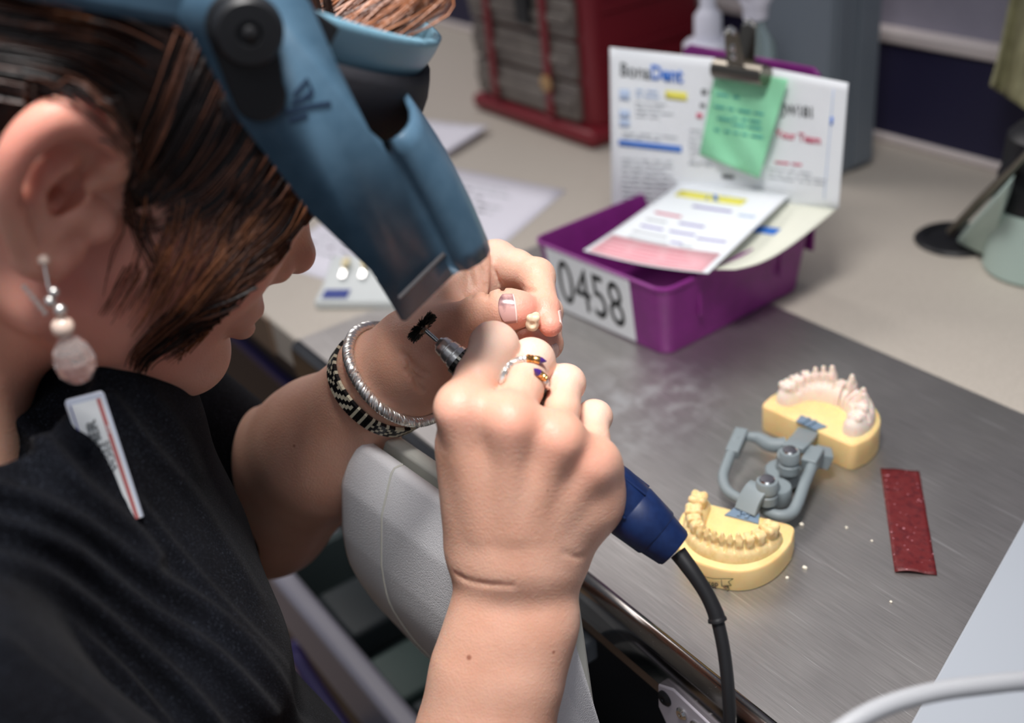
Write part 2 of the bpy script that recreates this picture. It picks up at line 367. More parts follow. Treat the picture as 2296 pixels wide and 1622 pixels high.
# ------------------------------------------------------------------ smooth solid modelling on a lattice (millimetres)
class Field:
    def __init__(s, lo, hi, vox):
        s.vox = vox; s.lo = np.floor(np.asarray(lo, float)/vox)*vox
        s.n = np.ceil((np.asarray(hi, float)-s.lo)/vox).astype(int)+1
        s.F = np.full(s.n, 60.0, np.float32)
    def span(s, lo, hi):
        a = np.clip(np.floor((lo-s.lo)/s.vox).astype(int), 0, s.n-1); b = np.clip(np.ceil((hi-s.lo)/s.vox).astype(int)+1, 1, s.n)
        return a, b
    def axes(s, a, b):
        g = [(np.arange(a[i], b[i])*s.vox+s.lo[i]).astype(np.float32) for i in range(3)]
        return g[0][:, None, None], g[1][None, :, None], g[2][None, None, :]
    def put(s, prim, k=4.0, cut=False):
        fn, lo, hi = prim; pad = 14+k
        a, b = s.span(np.asarray(lo)-pad, np.asarray(hi)+pad)
        if np.any(b <= a): return
        d = fn(*s.axes(a, b)).astype(np.float32); sl = tuple(slice(a[i], b[i]) for i in range(3)); f = s.F[sl]
        if cut:
            h = np.maximum(k-np.abs(f+d), 0)/k; s.F[sl] = np.maximum(f, -d)+h*h*(k*.25)
        else:
            h = np.maximum(k-np.abs(f-d), 0)/k; s.F[sl] = np.minimum(f, d)-h*h*(k*.25)
    def group(s, prims, k=4.0):
        """prims: (prim, k, cut?) merged among themselves first, then into the field with k"""
        lo = np.min([p[0][1] for p in prims], axis=0); hi = np.max([p[0][2] for p in prims], axis=0); pad = 20+k
        a, b = s.span(lo-pad, hi+pad)
        if np.any(b <= a): return
        g = Field.__new__(Field); g.vox = s.vox; g.lo = s.lo+a*s.vox; g.n = b-a; g.F = np.full(g.n, 60.0, np.float32)
        for p in prims: g.put(p[0], p[1], len(p) > 2 and p[2])
        sl = tuple(slice(a[i], b[i]) for i in range(3)); f = s.F[sl]; d = g.F
        h = np.maximum(k-np.abs(f-d), 0)/k; s.F[sl] = np.minimum(f, d)-h*h*(k*.25)
    def merge(s, g, k):
        a = np.round((g.lo-s.lo)/s.vox).astype(int); sl = tuple(slice(a[i], a[i]+g.n[i]) for i in range(3)); f = s.F[sl]; d = g.F
        h = np.maximum(k-np.abs(f-d), 0)/k; s.F[sl] = np.minimum(f, d)-h*h*(k*.25)
    def sample(s, P):
        q = (np.asarray(P, float)-s.lo)/s.vox; q = np.clip(q, 0, s.n-1.001); i = q.astype(int); t = q-i
        out = 0
        for dx in (0, 1):
            for dy in (0, 1):
                for dz in (0, 1):
                    w = (t[..., 0] if dx else 1-t[..., 0])*(t[..., 1] if dy else 1-t[..., 1])*(t[..., 2] if dz else 1-t[..., 2])
                    out = out+w*s.F[i[..., 0]+dx, i[..., 1]+dy, i[..., 2]+dz]
        return out
    def normal(s, P, e=2.0):
        P = np.asarray(P, float); g = np.stack([s.sample(P+e*np.eye(3)[i])-s.sample(P-e*np.eye(3)[i]) for i in range(3)], -1)
        return g/(np.linalg.norm(g, axis=-1, keepdims=True)+1e-9)
    def settle(s, P, off=0.0):
        """move points (mm) onto the surface"""
        P = np.asarray(P, float)
        for _ in range(6): P = P-s.normal(P)*(s.sample(P)-off)[..., None]*.9
        return P
    def hit(s, u, v, d0=.30, d1=.80, skip=None):
        """first surface point (mm) along the sight line through (u, v)"""
        t = np.arange(d0, d1, .0008); r = ray(u, v); P = (CAM+r*t[:, None])*1000
        ok = np.all((P > s.lo) & (P < s.lo+(s.n-1)*s.vox), axis=1); f = np.where(ok, s.sample(P), 60); w = np.nonzero(f < 0)[0]
        return None if len(w) == 0 else P[w[0]]
    def mesh(s):
        F = s.F; S = F < 0; c = np.zeros(np.array(F.shape)-1, np.uint8)
        for i in (0, 1):
            for j in (0, 1):
                for k in (0, 1): c += S[i:F.shape[0]-1+i, j:F.shape[1]-1+j, k:F.shape[2]-1+k]
        I = np.nonzero((c > 0) & (c < 8)); n = len(I[0]); idx = np.full(c.shape, -1, np.int32); idx[I] = np.arange(n); del c
        B = np.stack(I, 1); acc = np.zeros((n, 3)); cnt = np.zeros(n)
        cor = [(i, j, k) for i in (0, 1) for j in (0, 1) for k in (0, 1)]
        val = {q: F[I[0]+q[0], I[1]+q[1], I[2]+q[2]] for q in cor}
        for p in cor:
            for ax in range(3):
                if p[ax] == 0:
                    q = list(p); q[ax] = 1; q = tuple(q); fa, fb = val[p], val[q]; x = (fa < 0) != (fb < 0)
                    t = np.where(x, fa/np.where(fa == fb, 1, fa-fb), 0); o = np.tile(np.array(p, float), (n, 1)); o[:, ax] += t
                    acc += o*x[:, None]; cnt += x
        V = (B+acc/np.maximum(cnt, 1)[:, None])*s.vox+s.lo; Q = []
        for ax in range(3):
            a1, a2 = [(1, 2), (2, 0), (0, 1)][ax]
            lo = [slice(1, -1)]*3; lo[ax] = slice(0, -1); hi = [slice(1, -1)]*3; hi[ax] = slice(1, None)
            s0, s1 = S[tuple(lo)], S[tuple(hi)]; E = np.stack(np.nonzero(s0 != s1), 1); flip = s0[tuple(E.T)]
            E[:, a1] += 1; E[:, a2] += 1
            def cell(d1, d2): e = E.copy(); e[:, a1] -= d1; e[:, a2] -= d2; return idx[tuple(e.T)]
            q = np.stack([cell(1, 1), cell(0, 1), cell(0, 0), cell(1, 0)], 1); q[~flip] = q[~flip][:, ::-1]; Q.append(q)
        Q = np.concatenate(Q); return V, Q[(Q >= 0).all(1)]
def relax(V, Q, n=2, w=.5):
    e = np.concatenate([Q[:, [0, 1]], Q[:, [1, 2]], Q[:, [2, 3]], Q[:, [3, 0]]]); e = np.concatenate([e, e[:, ::-1]]); d = np.bincount(e[:, 0], minlength=len(V))
    for _ in range(n):
        a = np.stack([np.bincount(e[:, 0], weights=V[e[:, 1], k], minlength=len(V)) for k in range(3)], 1)/np.maximum(d, 1)[:, None]; V = V+(a-V)*w
    return V
def mesh_object(name, V, Q, material, parent=None, attrs=None):
    me = bpy.data.meshes.new(name); me.vertices.add(len(V)); me.vertices.foreach_set('co', (V*.001).astype(np.float32).ravel())
    me.loops.add(Q.size); me.loops.foreach_set('vertex_index', Q.astype(np.int32).ravel()); me.polygons.add(len(Q))
    me.polygons.foreach_set('loop_start', np.arange(0, Q.size, 4, dtype=np.int32)); me.polygons.foreach_set('use_smooth', np.ones(len(Q), bool))
    me.update(calc_edges=True); me.validate(); me.materials.append(material)
    for k, a in (attrs or {}).items():
        t = me.attributes.new(k, 'FLOAT', 'POINT'); t.data.foreach_set('value', a.astype(np.float32))
    o = bpy.data.objects.new(name, me); COL.objects.link(o); return adopt(o, parent)

def cone(a, b, ra, rb=None):
    a = np.asarray(a, float); b = np.asarray(b, float); rb = ra if rb is None else rb; ab = b-a; L = max(ab@ab, 1e-6)
    def fn(X, Y, Z):
        x, y, z = X-a[0], Y-a[1], Z-a[2]; t = np.clip((x*ab[0]+y*ab[1]+z*ab[2])/L, 0, 1)
        return np.sqrt((x-t*ab[0])**2+(y-t*ab[1])**2+(z-t*ab[2])**2)-(ra+(rb-ra)*t)
    r = max(ra, rb); return fn, np.minimum(a, b)-r, np.maximum(a, b)+r
def ball(c, r): return cone(c, np.asarray(c, float)+[0, 0, .01], r)
def egg(c, r, ax=None):
    c = np.asarray(c, float); r = np.asarray(r, float); A = np.eye(3) if ax is None else np.asarray(ax)
    def fn(X, Y, Z):
        x, y, z = X-c[0], Y-c[1], Z-c[2]; k0 = 0; k1 = 0
        for i in range(3):
            p = x*A[i][0]+y*A[i][1]+z*A[i][2]; k0 = k0+(p/r[i])**2; k1 = k1+(p/r[i]**2)**2
        k0 = np.sqrt(k0); return k0*(k0-1)/np.maximum(np.sqrt(k1), 1e-6)
    e = np.sqrt(((A.T*r)**2).sum(1)) if ax is not None else r
    return fn, c-e, c+e
def chain(P, R): return [(cone(P[i], P[i+1], R[i], R[i+1])) for i in range(len(P)-1)]

# ------------------------------------------------------------------ the worker: one continuous body
VOX = 1.25
def m_(p): return np.asarray(p, float)*1000
def hm(x, y, z): return m_(hw((x, y, z)))
HAX = np.stack([HX, HY, HZ])
def P_(u, v, d): return m_(pd(u, v, d))
# joints (millimetres in the room)
NECK = hm(2, -62, -132); SH_R = np.array([8., -335, 165]); SH_L = np.array([-345., -240, 190])
EL_R = np.array([70., -215, -80]); PELV = np.array([-215., -470, -240])
B = Field((-420, -420, -170), (130, 60, 470), VOX)
# --- head
hd = [(egg(hm(0, -8, 44), (75, 97, 82), HAX), 6), (egg(hm(0, 40, -22), (58, 62, 70), HAX), 26), (egg(hm(0, 62, 12), (58, 40, 48), HAX), 18)]
for sx in (1, -1):
    hd += [(cone(hm(54*sx, 4, -52), hm(14*sx, 76, -88), 14, 13), 24), (egg(hm(42*sx, 56, -20), (24, 30, 24), HAX), 18), (cone(hm(36*sx, 80, 20), hm(8*sx, 92, 20), 10, 9), 12),
           (egg(hm(31*sx, 90, 2), (15, 12, 11), HAX), 6, True), (ball(hm(31*sx, 78, 2), 12), 3)]
hd += [(ball(hm(0, 82, -88), 15), 16), (cone(hm(0, 92, 10), hm(0, 108, -21), 7, 9.5), 9), (ball(hm(0, 111, -24), 8), 5)]
for sx in (1, -1): hd += [(ball(hm(11*sx, 101, -28), 7), 5), (ball(hm(7*sx, 104, -37), 3.2), 3, True), (ball(hm(20*sx, 86, -50), 5), 8)]
hd += [(cone(hm(-17, 90, -52), hm(17, 90, -52), 8, 8), 8), (cone(hm(-12, 96, -51), hm(12, 96, -51), 6), 5), (cone(hm(-12, 95, -61), hm(12, 95, -61), 6.5), 5), (cone(hm(-17, 101, -56), hm(17, 101, -56), 1.6), 3, True)]
for p in hd: B.put(p[0], p[1], len(p) > 2)
# --- neck and trunk (the trunk is under the shirt)
B.put(cone(hm(0, -28, -35), NECK, 50, 54), 22); B.put(cone(hm(-20, 22, -85), NECK+np.array([0, 40, -10.]), 22, 26), 20); B.put(cone(hm(24, 8, -70), NECK+np.array([30, 40, -20.]), 18, 18), 16)
B.put(cone(NECK, (NECK+PELV)/2+np.array([10, 30, 0]), 52, 92), 40); B.put(cone(SH_R+np.array([-60, 0, 0]), SH_L+np.array([60, 0, 0]), 40, 40), 40)
B.put(cone((NECK+PELV)/2+np.array([10, 30, 0]), PELV, 92, 100), 20)
# --- right ear
E_ = lambda u, v, x: m_(hx(u, v, x))
hel = [E_(u, v, x) for u, v, x in ((252, 385, 70), (256, 345, 75), (236, 292, 81), (190, 262, 85), (135, 262, 87), (78, 294, 89), (34, 350, 90), (18, 420, 89), (28, 490, 86), (50, 545, 82), (72, 580, 78))]
hr = [4.2, 5.2, 6.2, 6.6, 6.6, 6.2, 5.6, 5.0, 4.6, 4.8, 5.5]
hel2 = spline(hel, 5); hr2 = list(np.interp(np.linspace(0, len(hr)-1, len(hel2)), range(len(hr)), hr))
ear = [(p, 2) for p in chain(hel2, hr2)]
plate = [E_(160, 325, 72), E_(85, 365, 74), E_(55, 440, 74), E_(70, 520, 73)]
ear += [(p, 4) for p in chain(plate, [4.5, 5, 5, 5])]
ear += [(p, 5) for p in chain([E_(150, 372, 74), E_(104, 392, 77.5), E_(84, 450, 78), E_(98, 500, 77), E_(120, 515, 77)], [3.0, 3.4, 3.6, 4.0, 4.0])]
ear += [(cone(E_(252, 385, 70), E_(190, 418, 72), 4.2, 3.2), 4), (ball(E_(158, 474, 73.5), 5.6), 5), (cone(E_(170, 470, 68), E_(215, 500, 67), 8, 8), 6), (egg(E_(98, 568, 75), (5, 9, 10), HAX), 6), (cone(E_(72, 580, 77), E_(110, 590, 74), 6, 6), 5), (cone(E_(110, 590, 72), E_(150, 560, 68), 6, 7), 6)]
B.group(ear, 5)
B.put(ball(E_(124, 424, 70), 9.5), 4, True); B.put(cone(E_(128, 422, 70), E_(122, 440, 58), 5, 4), 3, True); B.put(egg(E_(185, 342, 80), (8, 11, 4.2), HAX), 4, True); B.put(cone(E_(92, 372, 88), E_(62, 450, 90), 3.2, 2.6), 3, True)
# --- right arm (nearer): forearm rising to the wrist, fist round the handpiece
WR = P_(1161, 1285, .520)
def two(u0, u1, v, d, r): return P_(u0, v, d), P_(u1, v, d), r
B.put(cone(EL_R, P_(1087, 1640, .528), 42, 25), 20)
fa = [(1040, 1138, 1640, .530, 22.5), (1075, 1160, 1500, .527, 20.0), (1108, 1196, 1390, .526, 18.5), (1115, 1206, 1300, .524, 17.5)]
for k in range(3):
    for s_ in (0, 1):
        a = P_(fa[k][s_], fa[k][2], fa[k][3]); b = P_(fa[k+1][s_], fa[k+1][2], fa[k+1][3]); B.put(cone(a, b, fa[k][4], fa[k+1][4]), 14)
# the metacarpal fan
mcp = [P_(1036, 915, .494), P_(1143, 942, .490), P_(1252, 982, .495), P_(1328, 1038, .505)]
car = [P_(1092, 1235, .520), P_(1138, 1238, .514), P_(1182, 1238, .514), P_(1222, 1235, .520)]
for a, b, ra, rb in zip(car, mcp, (15.5, 15.5, 15.5, 15.5), (10.6, 11.2, 10.4, 9.5)): B.put(cone(a, b, ra, rb), 15)
B.put(cone(P_(1080, 1200, .527), P_(1050, 1000, .512), 15, 13), 16); B.put(cone(P_(1255, 1215, .530), P_(1322, 1120, .520), 14, 13.5), 16); B.put(cone(P_(1322, 1120, .520), P_(1335, 1055, .513), 13.5, 10.5), 14)
B.put(cone(P_(1110, 1130, .522), P_(1250, 1090, .520), 12, 12), 16)
# knuckles: a low bump each, tendons behind
for p, r in zip([P_(1030, 912, .4895), P_(1145, 940, .4847), P_(1254, 978, .4900), P_(1333, 1032, .5005)], (7.2, 8.0, 7.4, 6.4)): B.put(ball(p, r), 13)
for p, q in zip([P_(1022, 930, .486), P_(1147, 960, .481), P_(1250, 1000, .486), P_(1322, 1055, .497)], [P_(1085, 1180, .503), P_(1142, 1180, .498), P_(1180, 1180, .499), P_(1215, 1180, .504)]): B.put(cone(p, q, 5.2, 4.0), 9)
pipR = [P_(1108, 775, .519), P_(1193, 808, .529), P_(1268, 859, .533), P_(1333, 934, .534)]
dipR = [P_(1128, 806, .547), P_(1200, 838, .555), P_(1262, 886, .558), P_(1322, 958, .557)]
tipR = [P_(1122, 850, .556), P_(1172, 880, .556), P_(1228, 920, .556), P_(1292, 990, .553)]
fr = [(10.7, 10.3, 8.8, 7.4), (10.3, 9.7, 8.6, 7.4), (8.6, 8.3, 7.8, 7), (7.7, 7.2, 6.8, 6.2)]
FG = Field(np.min(mcp+pipR+tipR, axis=0)-38, np.max(mcp+pipR+dipR, axis=0)+38, VOX)
for a, b, c, d, r in zip(mcp, pipR, dipR, tipR, fr):
    mid = a*.5+b*.5; sd = unit(np.cross(b-a, FW))
    a = a+(a-b)*-.06+FW*1.5
    FG.group([(cone(a, mid, r[0]*.97, r[0]*.97), 2), (cone(mid, b, r[0]*.97, r[1]), 2), (cone(b-sd*1.6, b+sd*1.6, r[1]-.5, r[1]-.5), 3), (cone(b, c, r[1]*.97, r[2]), 4), (cone(c, d, r[2], r[3]), 3)], 1.2)
B.merge(FG, 4.5)
B.group([(cone(P_(1085, 1190, .540), P_(1062, 1060, .562), 15, 12), 6), (cone(P_(1062, 1060, .562), P_(1052, 940, .572), 10.5, 9.5), 4), (cone(P_(1052, 940, .572), P_(1062, 868, .570), 9.5, 7.5), 4)], 12)
# skin creases over the wrist and the folded joints
def groove(pts, d, r=1.1, k=1.1):
    P = []
    for u, v in pts:
        q = B.hit(u, v)
        if q is not None: P.append(q+B.normal(q[None])[0]*(r-d))
    for a, b in zip(P[:-1], P[1:]): B.put(cone(a, b, r), k, True)
CREASES = []
def crease(pts, d=.5): CREASES.append((pts, d))
crease([(1018, 1285), (1060, 1304), (1120, 1312), (1150, 1313)], .10); crease([(1262, 1238), (1290, 1250), (1310, 1248)], .2)
# --- left arm (farther): forearm, wrist and the hand pinching the crown
EL_L = P_(585, 1145, .735); WL = P_(882, 846, .598)
B.put(cone(SH_L, EL_L, 46, 41), 24); B.put(cone(P_(560, 1060, .735), P_(720, 985, .665), 36, 35), 20); B.put(cone(P_(610, 1150, .735), P_(725, 1030, .665), 38, 35), 20)
for o in (-1, 1):
    B.put(cone(P_(722+o*12, 1000+o*16, .665), P_(858+o*26, 855+o*24, .606), 30, 17.5), 18); B.put(cone(P_(858+o*26, 855+o*24, .606), P_(930+o*20, 795+o*18, .590), 17.5, 17), 12)
mcL = [P_(1112, 588, .612), P_(1126, 632, .634), P_(1120, 690, .648), P_(1105, 745, .655)]
for a, b, ra, rb in zip([P_(935, 765, .592), P_(945, 785, .606), P_(950, 810, .616), P_(950, 835, .620)], mcL, (16, 15, 15, 15), (12, 11, 10.5, 10)): B.put(cone(a, b, ra, rb), 13)
B.put(cone(P_(925, 815, .585), P_(1010, 745, .576), 18, 13.5), 14); B.put(cone(P_(930, 850, .600), P_(1010, 850, .620), 16, 15), 14)   # ball of the thumb, heel of the palm
B.put(cone(P_(985, 715, .598), P_(1085, 625, .606), 13, 10), 12)
for a, b in (((1062, 560), (1056, 660)), ((1085, 560), (1082, 668))): B.put(cone(P_(*a, .592), P_(*b, .588), 3.2, 2.6), 6)
B.group([(cone(P_(990, 752, .575), P_(1078, 705, .566), 12.4, 10.2), 5), (cone(P_(1078, 705, .566), P_(1128, 696, .561), 10.1, 9.9), 4), (egg(P_(1150, 694, .5597), (11.5, 9.2, 8.8)), 5), (cone(P_(1128, 696, .561), P_(1169, 692, .560), 9.8, 8.4), 4)], 7)
ixL = [P_(1112, 588, .612), P_(1203, 620, .583), P_(1222, 692, .566), P_(1234, 730, .558)]
B.group([(cone(ixL[0], ixL[0]*.5+ixL[1]*.5, 11.4, 10.2), 3), (cone(ixL[0]*.5+ixL[1]*.5, ixL[1], 10.2, 8.9), 3), (ball(ixL[1], 9.0), 3), (cone(ixL[1], ixL[2], 8.7, 7.3), 4), (cone(ixL[2], ixL[3], 7.3, 5.9), 3)], 4)
mdL = [mcL[1], P_(1225, 700, .622), P_(1226, 772, .588), P_(1208, 792, .574)]
B.group([(p, 3) for p in chain(mdL, [10.5, 9, 8, 7])]+[(cone(P_(1226, 772, .588), P_(1180, 765, .575), 7.6, 6.4), 3)], 3)
for q, rr in (([mcL[2], P_(1200, 770, .640), P_(1190, 830, .610), P_(1150, 840, .592)], [10, 8.6, 7.6, 6.6]), ([mcL[3], P_(1165, 815, .645), P_(1150, 860, .622), P_(1115, 858, .606)], [9.4, 8, 7, 6.2])): B.group([(p, 3) for p in chain(q, rr)], 3)

crease([(900, 790), (935, 826), (962, 842)], .7); crease([(912, 830), (945, 852)], .7); crease([(930, 860), (950, 876)], .6); crease([(915, 800), (925, 840), (945, 880)], .4)
crease([(1052, 600), (1060, 640), (1058, 668)], .7); crease([(1075, 590), (1090, 640), (1094, 668)], .9); crease([(1104, 600), (1122, 636), (1128, 655)], .9); crease([(1168, 640), (1182, 652), (1200, 655)], .4)
for p_, d_ in CREASES: groove(p_, d_)
V, Q = B.mesh(); V = relax(V, Q, 1, .5)
# flushed knuckles, fingertips and ear rim; pale skin stretched over the folded joints
def near(c, r): return np.exp(-((V-c)**2).sum(1)/(2*r*r))
flush_shade = np.zeros(len(V)); pale = np.zeros(len(V))
for c, r, w in [(P_(1018, 912, .475), 10, .30), (P_(1145, 938, .468), 12, .34), (P_(1254, 976, .474), 11, .30), (P_(1333, 1030, .487), 10, .28), (ixL[3], 11, .8), (P_(1178, 695, .552), 9, .8), (P_(1150, 740, .553), 7, .5), (mdL[3], 10, .7), (E_(190, 262, 85), 16, .8), (E_(60, 330, 90), 20, .8), (E_(100, 560, 76), 10, .3), (hm(0, 112, -24), 12, .25), (hm(56, 56, -22), 34, .75), (hm(62, 20, -40), 34, .75), (hm(45, 50, -60), 30, .6), (hm(0, 98, -56), 10, .5)]: flush_shade = np.maximum(flush_shade, w*near(c, r))  # cheek and jaw redness also puts the face's shade into the skin colour
for c, r, w in [(P_(1108, 745, .508), 14, .6), (P_(1195, 775, .518), 12, .6), (P_(1270, 830, .522), 11, .5), (P_(1335, 905, .525), 10, .5), (ixL[0], 20, .5)]: pale = np.maximum(pale, w*near(c, r))
MOLES = []
for u, v, r in ((1052, 1475, .0013), (1240, 1462, .0010), (1274, 1066, .0007), (660, 1000, .0009), (1228, 1100, .0006)):
    q = B.hit(u, v)
    if q is not None: MOLES.append((q*.001, r))
M['skin'] = skin_material()
person = empty('person', (NECK*.001), 'person in charcoal shirt and blue visor, bent over the bench polishing a crown', 'person')
body = mesh_object('body', V, Q, M['skin'], person, {'flush_shade': flush_shade, 'pale': pale})
# fingernails: small plates laid round the fingertips
def nail(c, axis, dors, L, half, r, mats, tipw=.16, off=.10):
    ax_ = unit(axis); dz = unit(dors-ax_*(dors@ax_)); sd = np.cross(ax_, dz); nu, nv = 12, 10; P = []
    for j in range(nv+1):
        y = 2*j/nv-1
        for i in range(nu+1):
            x = 2*i/nu-1; x2 = x*math.sqrt(max(0, 1-.82*y*y)) if x < 0 else x*(1-.16*y*y); a = y*half
            P.append(c+ax_*x2*L/2+(dz*math.cos(a)+sd*math.sin(a))*r)
    P = B.settle(np.array(P), off)
    mb = MB()
    for j in range(nv):
        for i in range(nu):
            k = [j*(nu+1)+i, j*(nu+1)+i+1, (j+1)*(nu+1)+i+1, (j+1)*(nu+1)+i]; mb.add(P[k]*.001, [(0, 1, 2, 3)], 1 if (i+.5)/nu > 1-tipw else 0)
    return mb.build('fingernail', mats, person, solid=(.0004, 0), weld=True)
nail(P_(1143, 693, .560), P_(1169, 690, .560)-P_(1128, 696, .561), -FW*.95+UP*.02+RT*.05, 8.6, .74, 9.5, [M['nail_reflect'], M['nail_white']], .09)
nail(P_(1231, 722, .5595), ixL[3]-ixL[2], RT*.92+FW*.30-UP*.05, 11.5, .95, 7, [M['nail'], M['nail_white']], .16)
nail(mdL[3]*.55+mdL[2]*.45, P_(1180, 765, .575)*.3+mdL[3]*.7-mdL[2], RT*.85-UP*.45, 9.5, .95, 8, [M['nail'], M['nail_white']], .16)

# ------------------------------------------------------------------ the room and the bench
FLZ = -0.80
mb = MB(); mb.box((-1.0, -0.6, FLZ-.02), (6, 4.4, .04)); prop(mb.build('floor', M['floor']), kind='structure')
mb = MB(); mb.box((-1.0, 0.74, 0.5), (6, .10, 2.6)); prop(mb.build('wall_back', M['wall_grey']), kind='structure')
mb = MB(); mb.box((-1.0, 0.686, 0.052), (6, .012, .108)); prop(mb.build('trim_1', M['wall_navy'], bevel=.002), kind='structure')
mb = MB(); mb.box((-1.0, 0.684, 0.112), (6, .020, .014)); prop(mb.build('trim_2', M['trim'], bevel=.003), kind='structure')
mb = MB(); mb.box((-1.0, 0.6785, 0.003), (6, .008, .010)); prop(mb.build('trim_3', M['trim'], bevel=.003), kind='structure')

bench = empty('lab_bench', (-0.6, 0.34, FLZ), 'long laboratory bench with beige laminate top and dark drawer fronts under the wall', 'bench')
mb = MB(); mb.box((-1.0, 0.343, -.0205), (4.4, .676, .038)); mb.build('worktop', M['laminate'], bench, bevel=.003)
mb = MB(); mb.box((-1.86, 0.0035, -.0205), (2.68, .003, .036)); mb.build('edge_band', M['laminate_edge'], bench, bevel=.0008)
mb = MB(); mb.box((-1.0, 0.36, (-.06+FLZ+.1)/2-.02), (4.4, .60, abs(FLZ)-.16)); mb.build('carcass', M['cart_dark'], bench)
for i, (x0, x1) in enumerate(((-1.75, -1.16), (-1.15, -.49), (-.48, .0), (.01, .55))):
    zt = -.050
    for j, hh in enumerate((.055, .165, .17, .2)):
        if i == 2 and j == 1: zt -= hh+.006; continue
        mb = MB(); mb.box(((x0+x1)/2, .048, zt-hh/2), (x1-x0, .022, hh)); dr = mb.build('drawer', M['drawer'], bench, bevel=.003)
        q = MB(); q.box(((x0+x1)/2, .034, zt-.006), (x1-x0-.02, .010, .010)); q.build('handle', M['purple_metal' if j % 2 else 'bracket'], dr, bevel=.002)
        zt -= hh+.006
# the drawer pulled out under the arm pad
dw = empty('drawer_tray', (-.28, -.02, -.26), 'open grey metal drawer pulled out below the white arm pad', 'drawer')
mb = MB(); mb.box((-.23, -.067, -.232), (.46, .020, .066)); mb.build('drawer_front', M['drawer_grey'], dw, bevel=.006, seg=3)
mb = MB(); mb.box((-.23, -.006, -.262), (.45, .104, .004)); mb.box((-.453, -.006, -.232), (.010, .106, .062)); mb.box((-.007, -.006, -.232), (.010, .106, .062)); mb.build('drawer_box', M['drawer_in'], dw, bevel=.0015)
M['box_dark'] = mat('slate_grey_plastic', srgb(66, 74, 78), .4); M['box_green'] = mat('dull_green_plastic', srgb(92, 112, 108), .45)
for cx, w, hgt, key in ((-.385, .07, .03, 'box_dark'), (-.30, .06, .018, 'box_green'), (-.215, .08, .028, 'box_dark')):
    mb = MB(); mb.box((cx, -.012, -.258+hgt/2), (w, .070, hgt)); prop(mb.build('storage_box', M[key], bevel=.004), {-.385: 'grey box at the far left end of the open drawer', -.30: 'dull green box in the middle of the open drawer', -.215: 'grey box at the right, under the pad in the open drawer'}[cx], 'box', 'boxes in the open drawer')

# steel sheet folded over the front edge
sx0, sx1 = -.462, .55
prof = [(.322, 0), (.006, 0)]+[(.006-.009*math.sin(a), -.009+.009*math.cos(a)) for a in np.linspace(0, math.pi/2, 8)[1:]]+[(-.003, -.030), (-.001, -.032), (.003, -.032)]
steel = empty('steel_sheet', (.04, .15, 0), 'scratched stainless steel sheet covering the front of the bench', 'worktop sheet')
for nm, pf, mt in (('sheet', prof[:2], 'steel'), ('rolled_edge', prof[1:], 'polished_steel')):
    mb = MB(); n = len(pf); vs = [(x, y, z) for x in (sx0, sx1) for (y, z) in pf]; mb.add(vs, [(i, i+1, n+i+1, n+i) for i in range(n-1)], 0, nm != 'sheet')
    mb.build(nm, M[mt], steel, solid=(.0012, -1), angle=60)
mb = MB(); mb.box((.04, .008, -.039), (1.02, .014, .012)); mb.build('batten', M['laminate_edge'], steel, bevel=.001)
# white bracket and screws under the front edge
br = empty('wall_bracket', py_(1520, 1590, -.002), 'white metal bracket with dark screws under the steel bench edge', 'bracket')
mb = MB(); pl = [py_(u, v, -.004) for u, v in ((1474, 1535), (1508, 1546), (1640, 1672), (1600, 1720), (1500, 1640), (1475, 1585))]; mb.prism(pl, (0, .004, 0)); mb.build('plate', M['bracket'], br, bevel=.0012)
for (u, v, r, k) in ((1492, 1566, .0048, 'black_plastic'), (1530, 1600, .0038, 'chrome'), (1562, 1632, .0044, 'chrome')):
    c = py_(u, v, -.004); mb = MB(); mb.lathe(c, (0, -1, 0), [(r, 0), (r, .001), (r*.7, .0022), (r*.3, .0022), (r*.25, .0012)], 24); mb.build('screw', M[k], br)

# stool frame in front of the drawers, well below
st = empty('stool', (-.62, -.04, FLZ), 'indigo tubular stool frame on the tan floor below the drawer', 'stool')
loop = [pd(728, 1434, 1.22), pd(690, 1436, 1.22), pd(664, 1452, 1.21), pd(672, 1484, 1.20), pd(765, 1625, 1.12), pd(800, 1665, 1.10), pd(860, 1650, 1.12), pd(880, 1610, 1.16)]
mb = MB(); mb.tube(spline(loop, 8), .0085, 12); mb.build('foot_ring', M['purple_metal'], st)
for q in (loop[2], loop[5]):
    mb = MB(); mb.tube([q, q+np.array([-.05, .02, FLZ-q[2]])], .008, 10); mb.build('leg', M['purple_metal'], st)

# ------------------------------------------------------------------ arm pad hung on the bench front
pad = empty('arm_pad', (-.08, -.06, -.08), 'white textured plastic arm pad hung on the bench edge between the forearms', 'arm rest')
PF = [(-.0475, .0385), (-.0535, .0385), (-.0565, .0355), (-.0685, .008), (-.0755, -.028), (-.0755, -.060), (-.066, -.095), (-.0543, -.124), (-.036, -.165), (-.022, -.172), (-.016, -.160)]
def padpt(x, y, z): return CAM+(np.array([x, y+(x+.24)*.075, z])-CAM)*.838   # drawn at the bench front, stands nearer the worker
pr = PF[:3]+[(-.0675, .0105), PF[3], (-.0692, .0045)]+[(p[0], p[2]) for p in spline([np.array([y, 0, z]) for y, z in PF[4:]], 4)]
mb = MB(); xs = [-.243, -.241, -.236, -.226, -.195, -.1905, -.189, -.1875, -.183, -.13, -.08, -.05, -.045]; n = len(pr); cy, cz = -.04, -.05
for x in xs:
    e = {-.243: .90, -.241: .955, -.236: .985, -.189: .992, -.045: .96}.get(x, 1.0)
    mb.v += [tuple(padpt(x, cy+(y-cy)*e, cz+(z-cz)*e)) for y, z in pr]
for i in range(len(xs)-1):
    for j in range(n-1): mb.f.append((i*n+j, i*n+j+1, (i+1)*n+j+1, (i+1)*n+j)); mb.m.append(0); mb.sm.append(True)
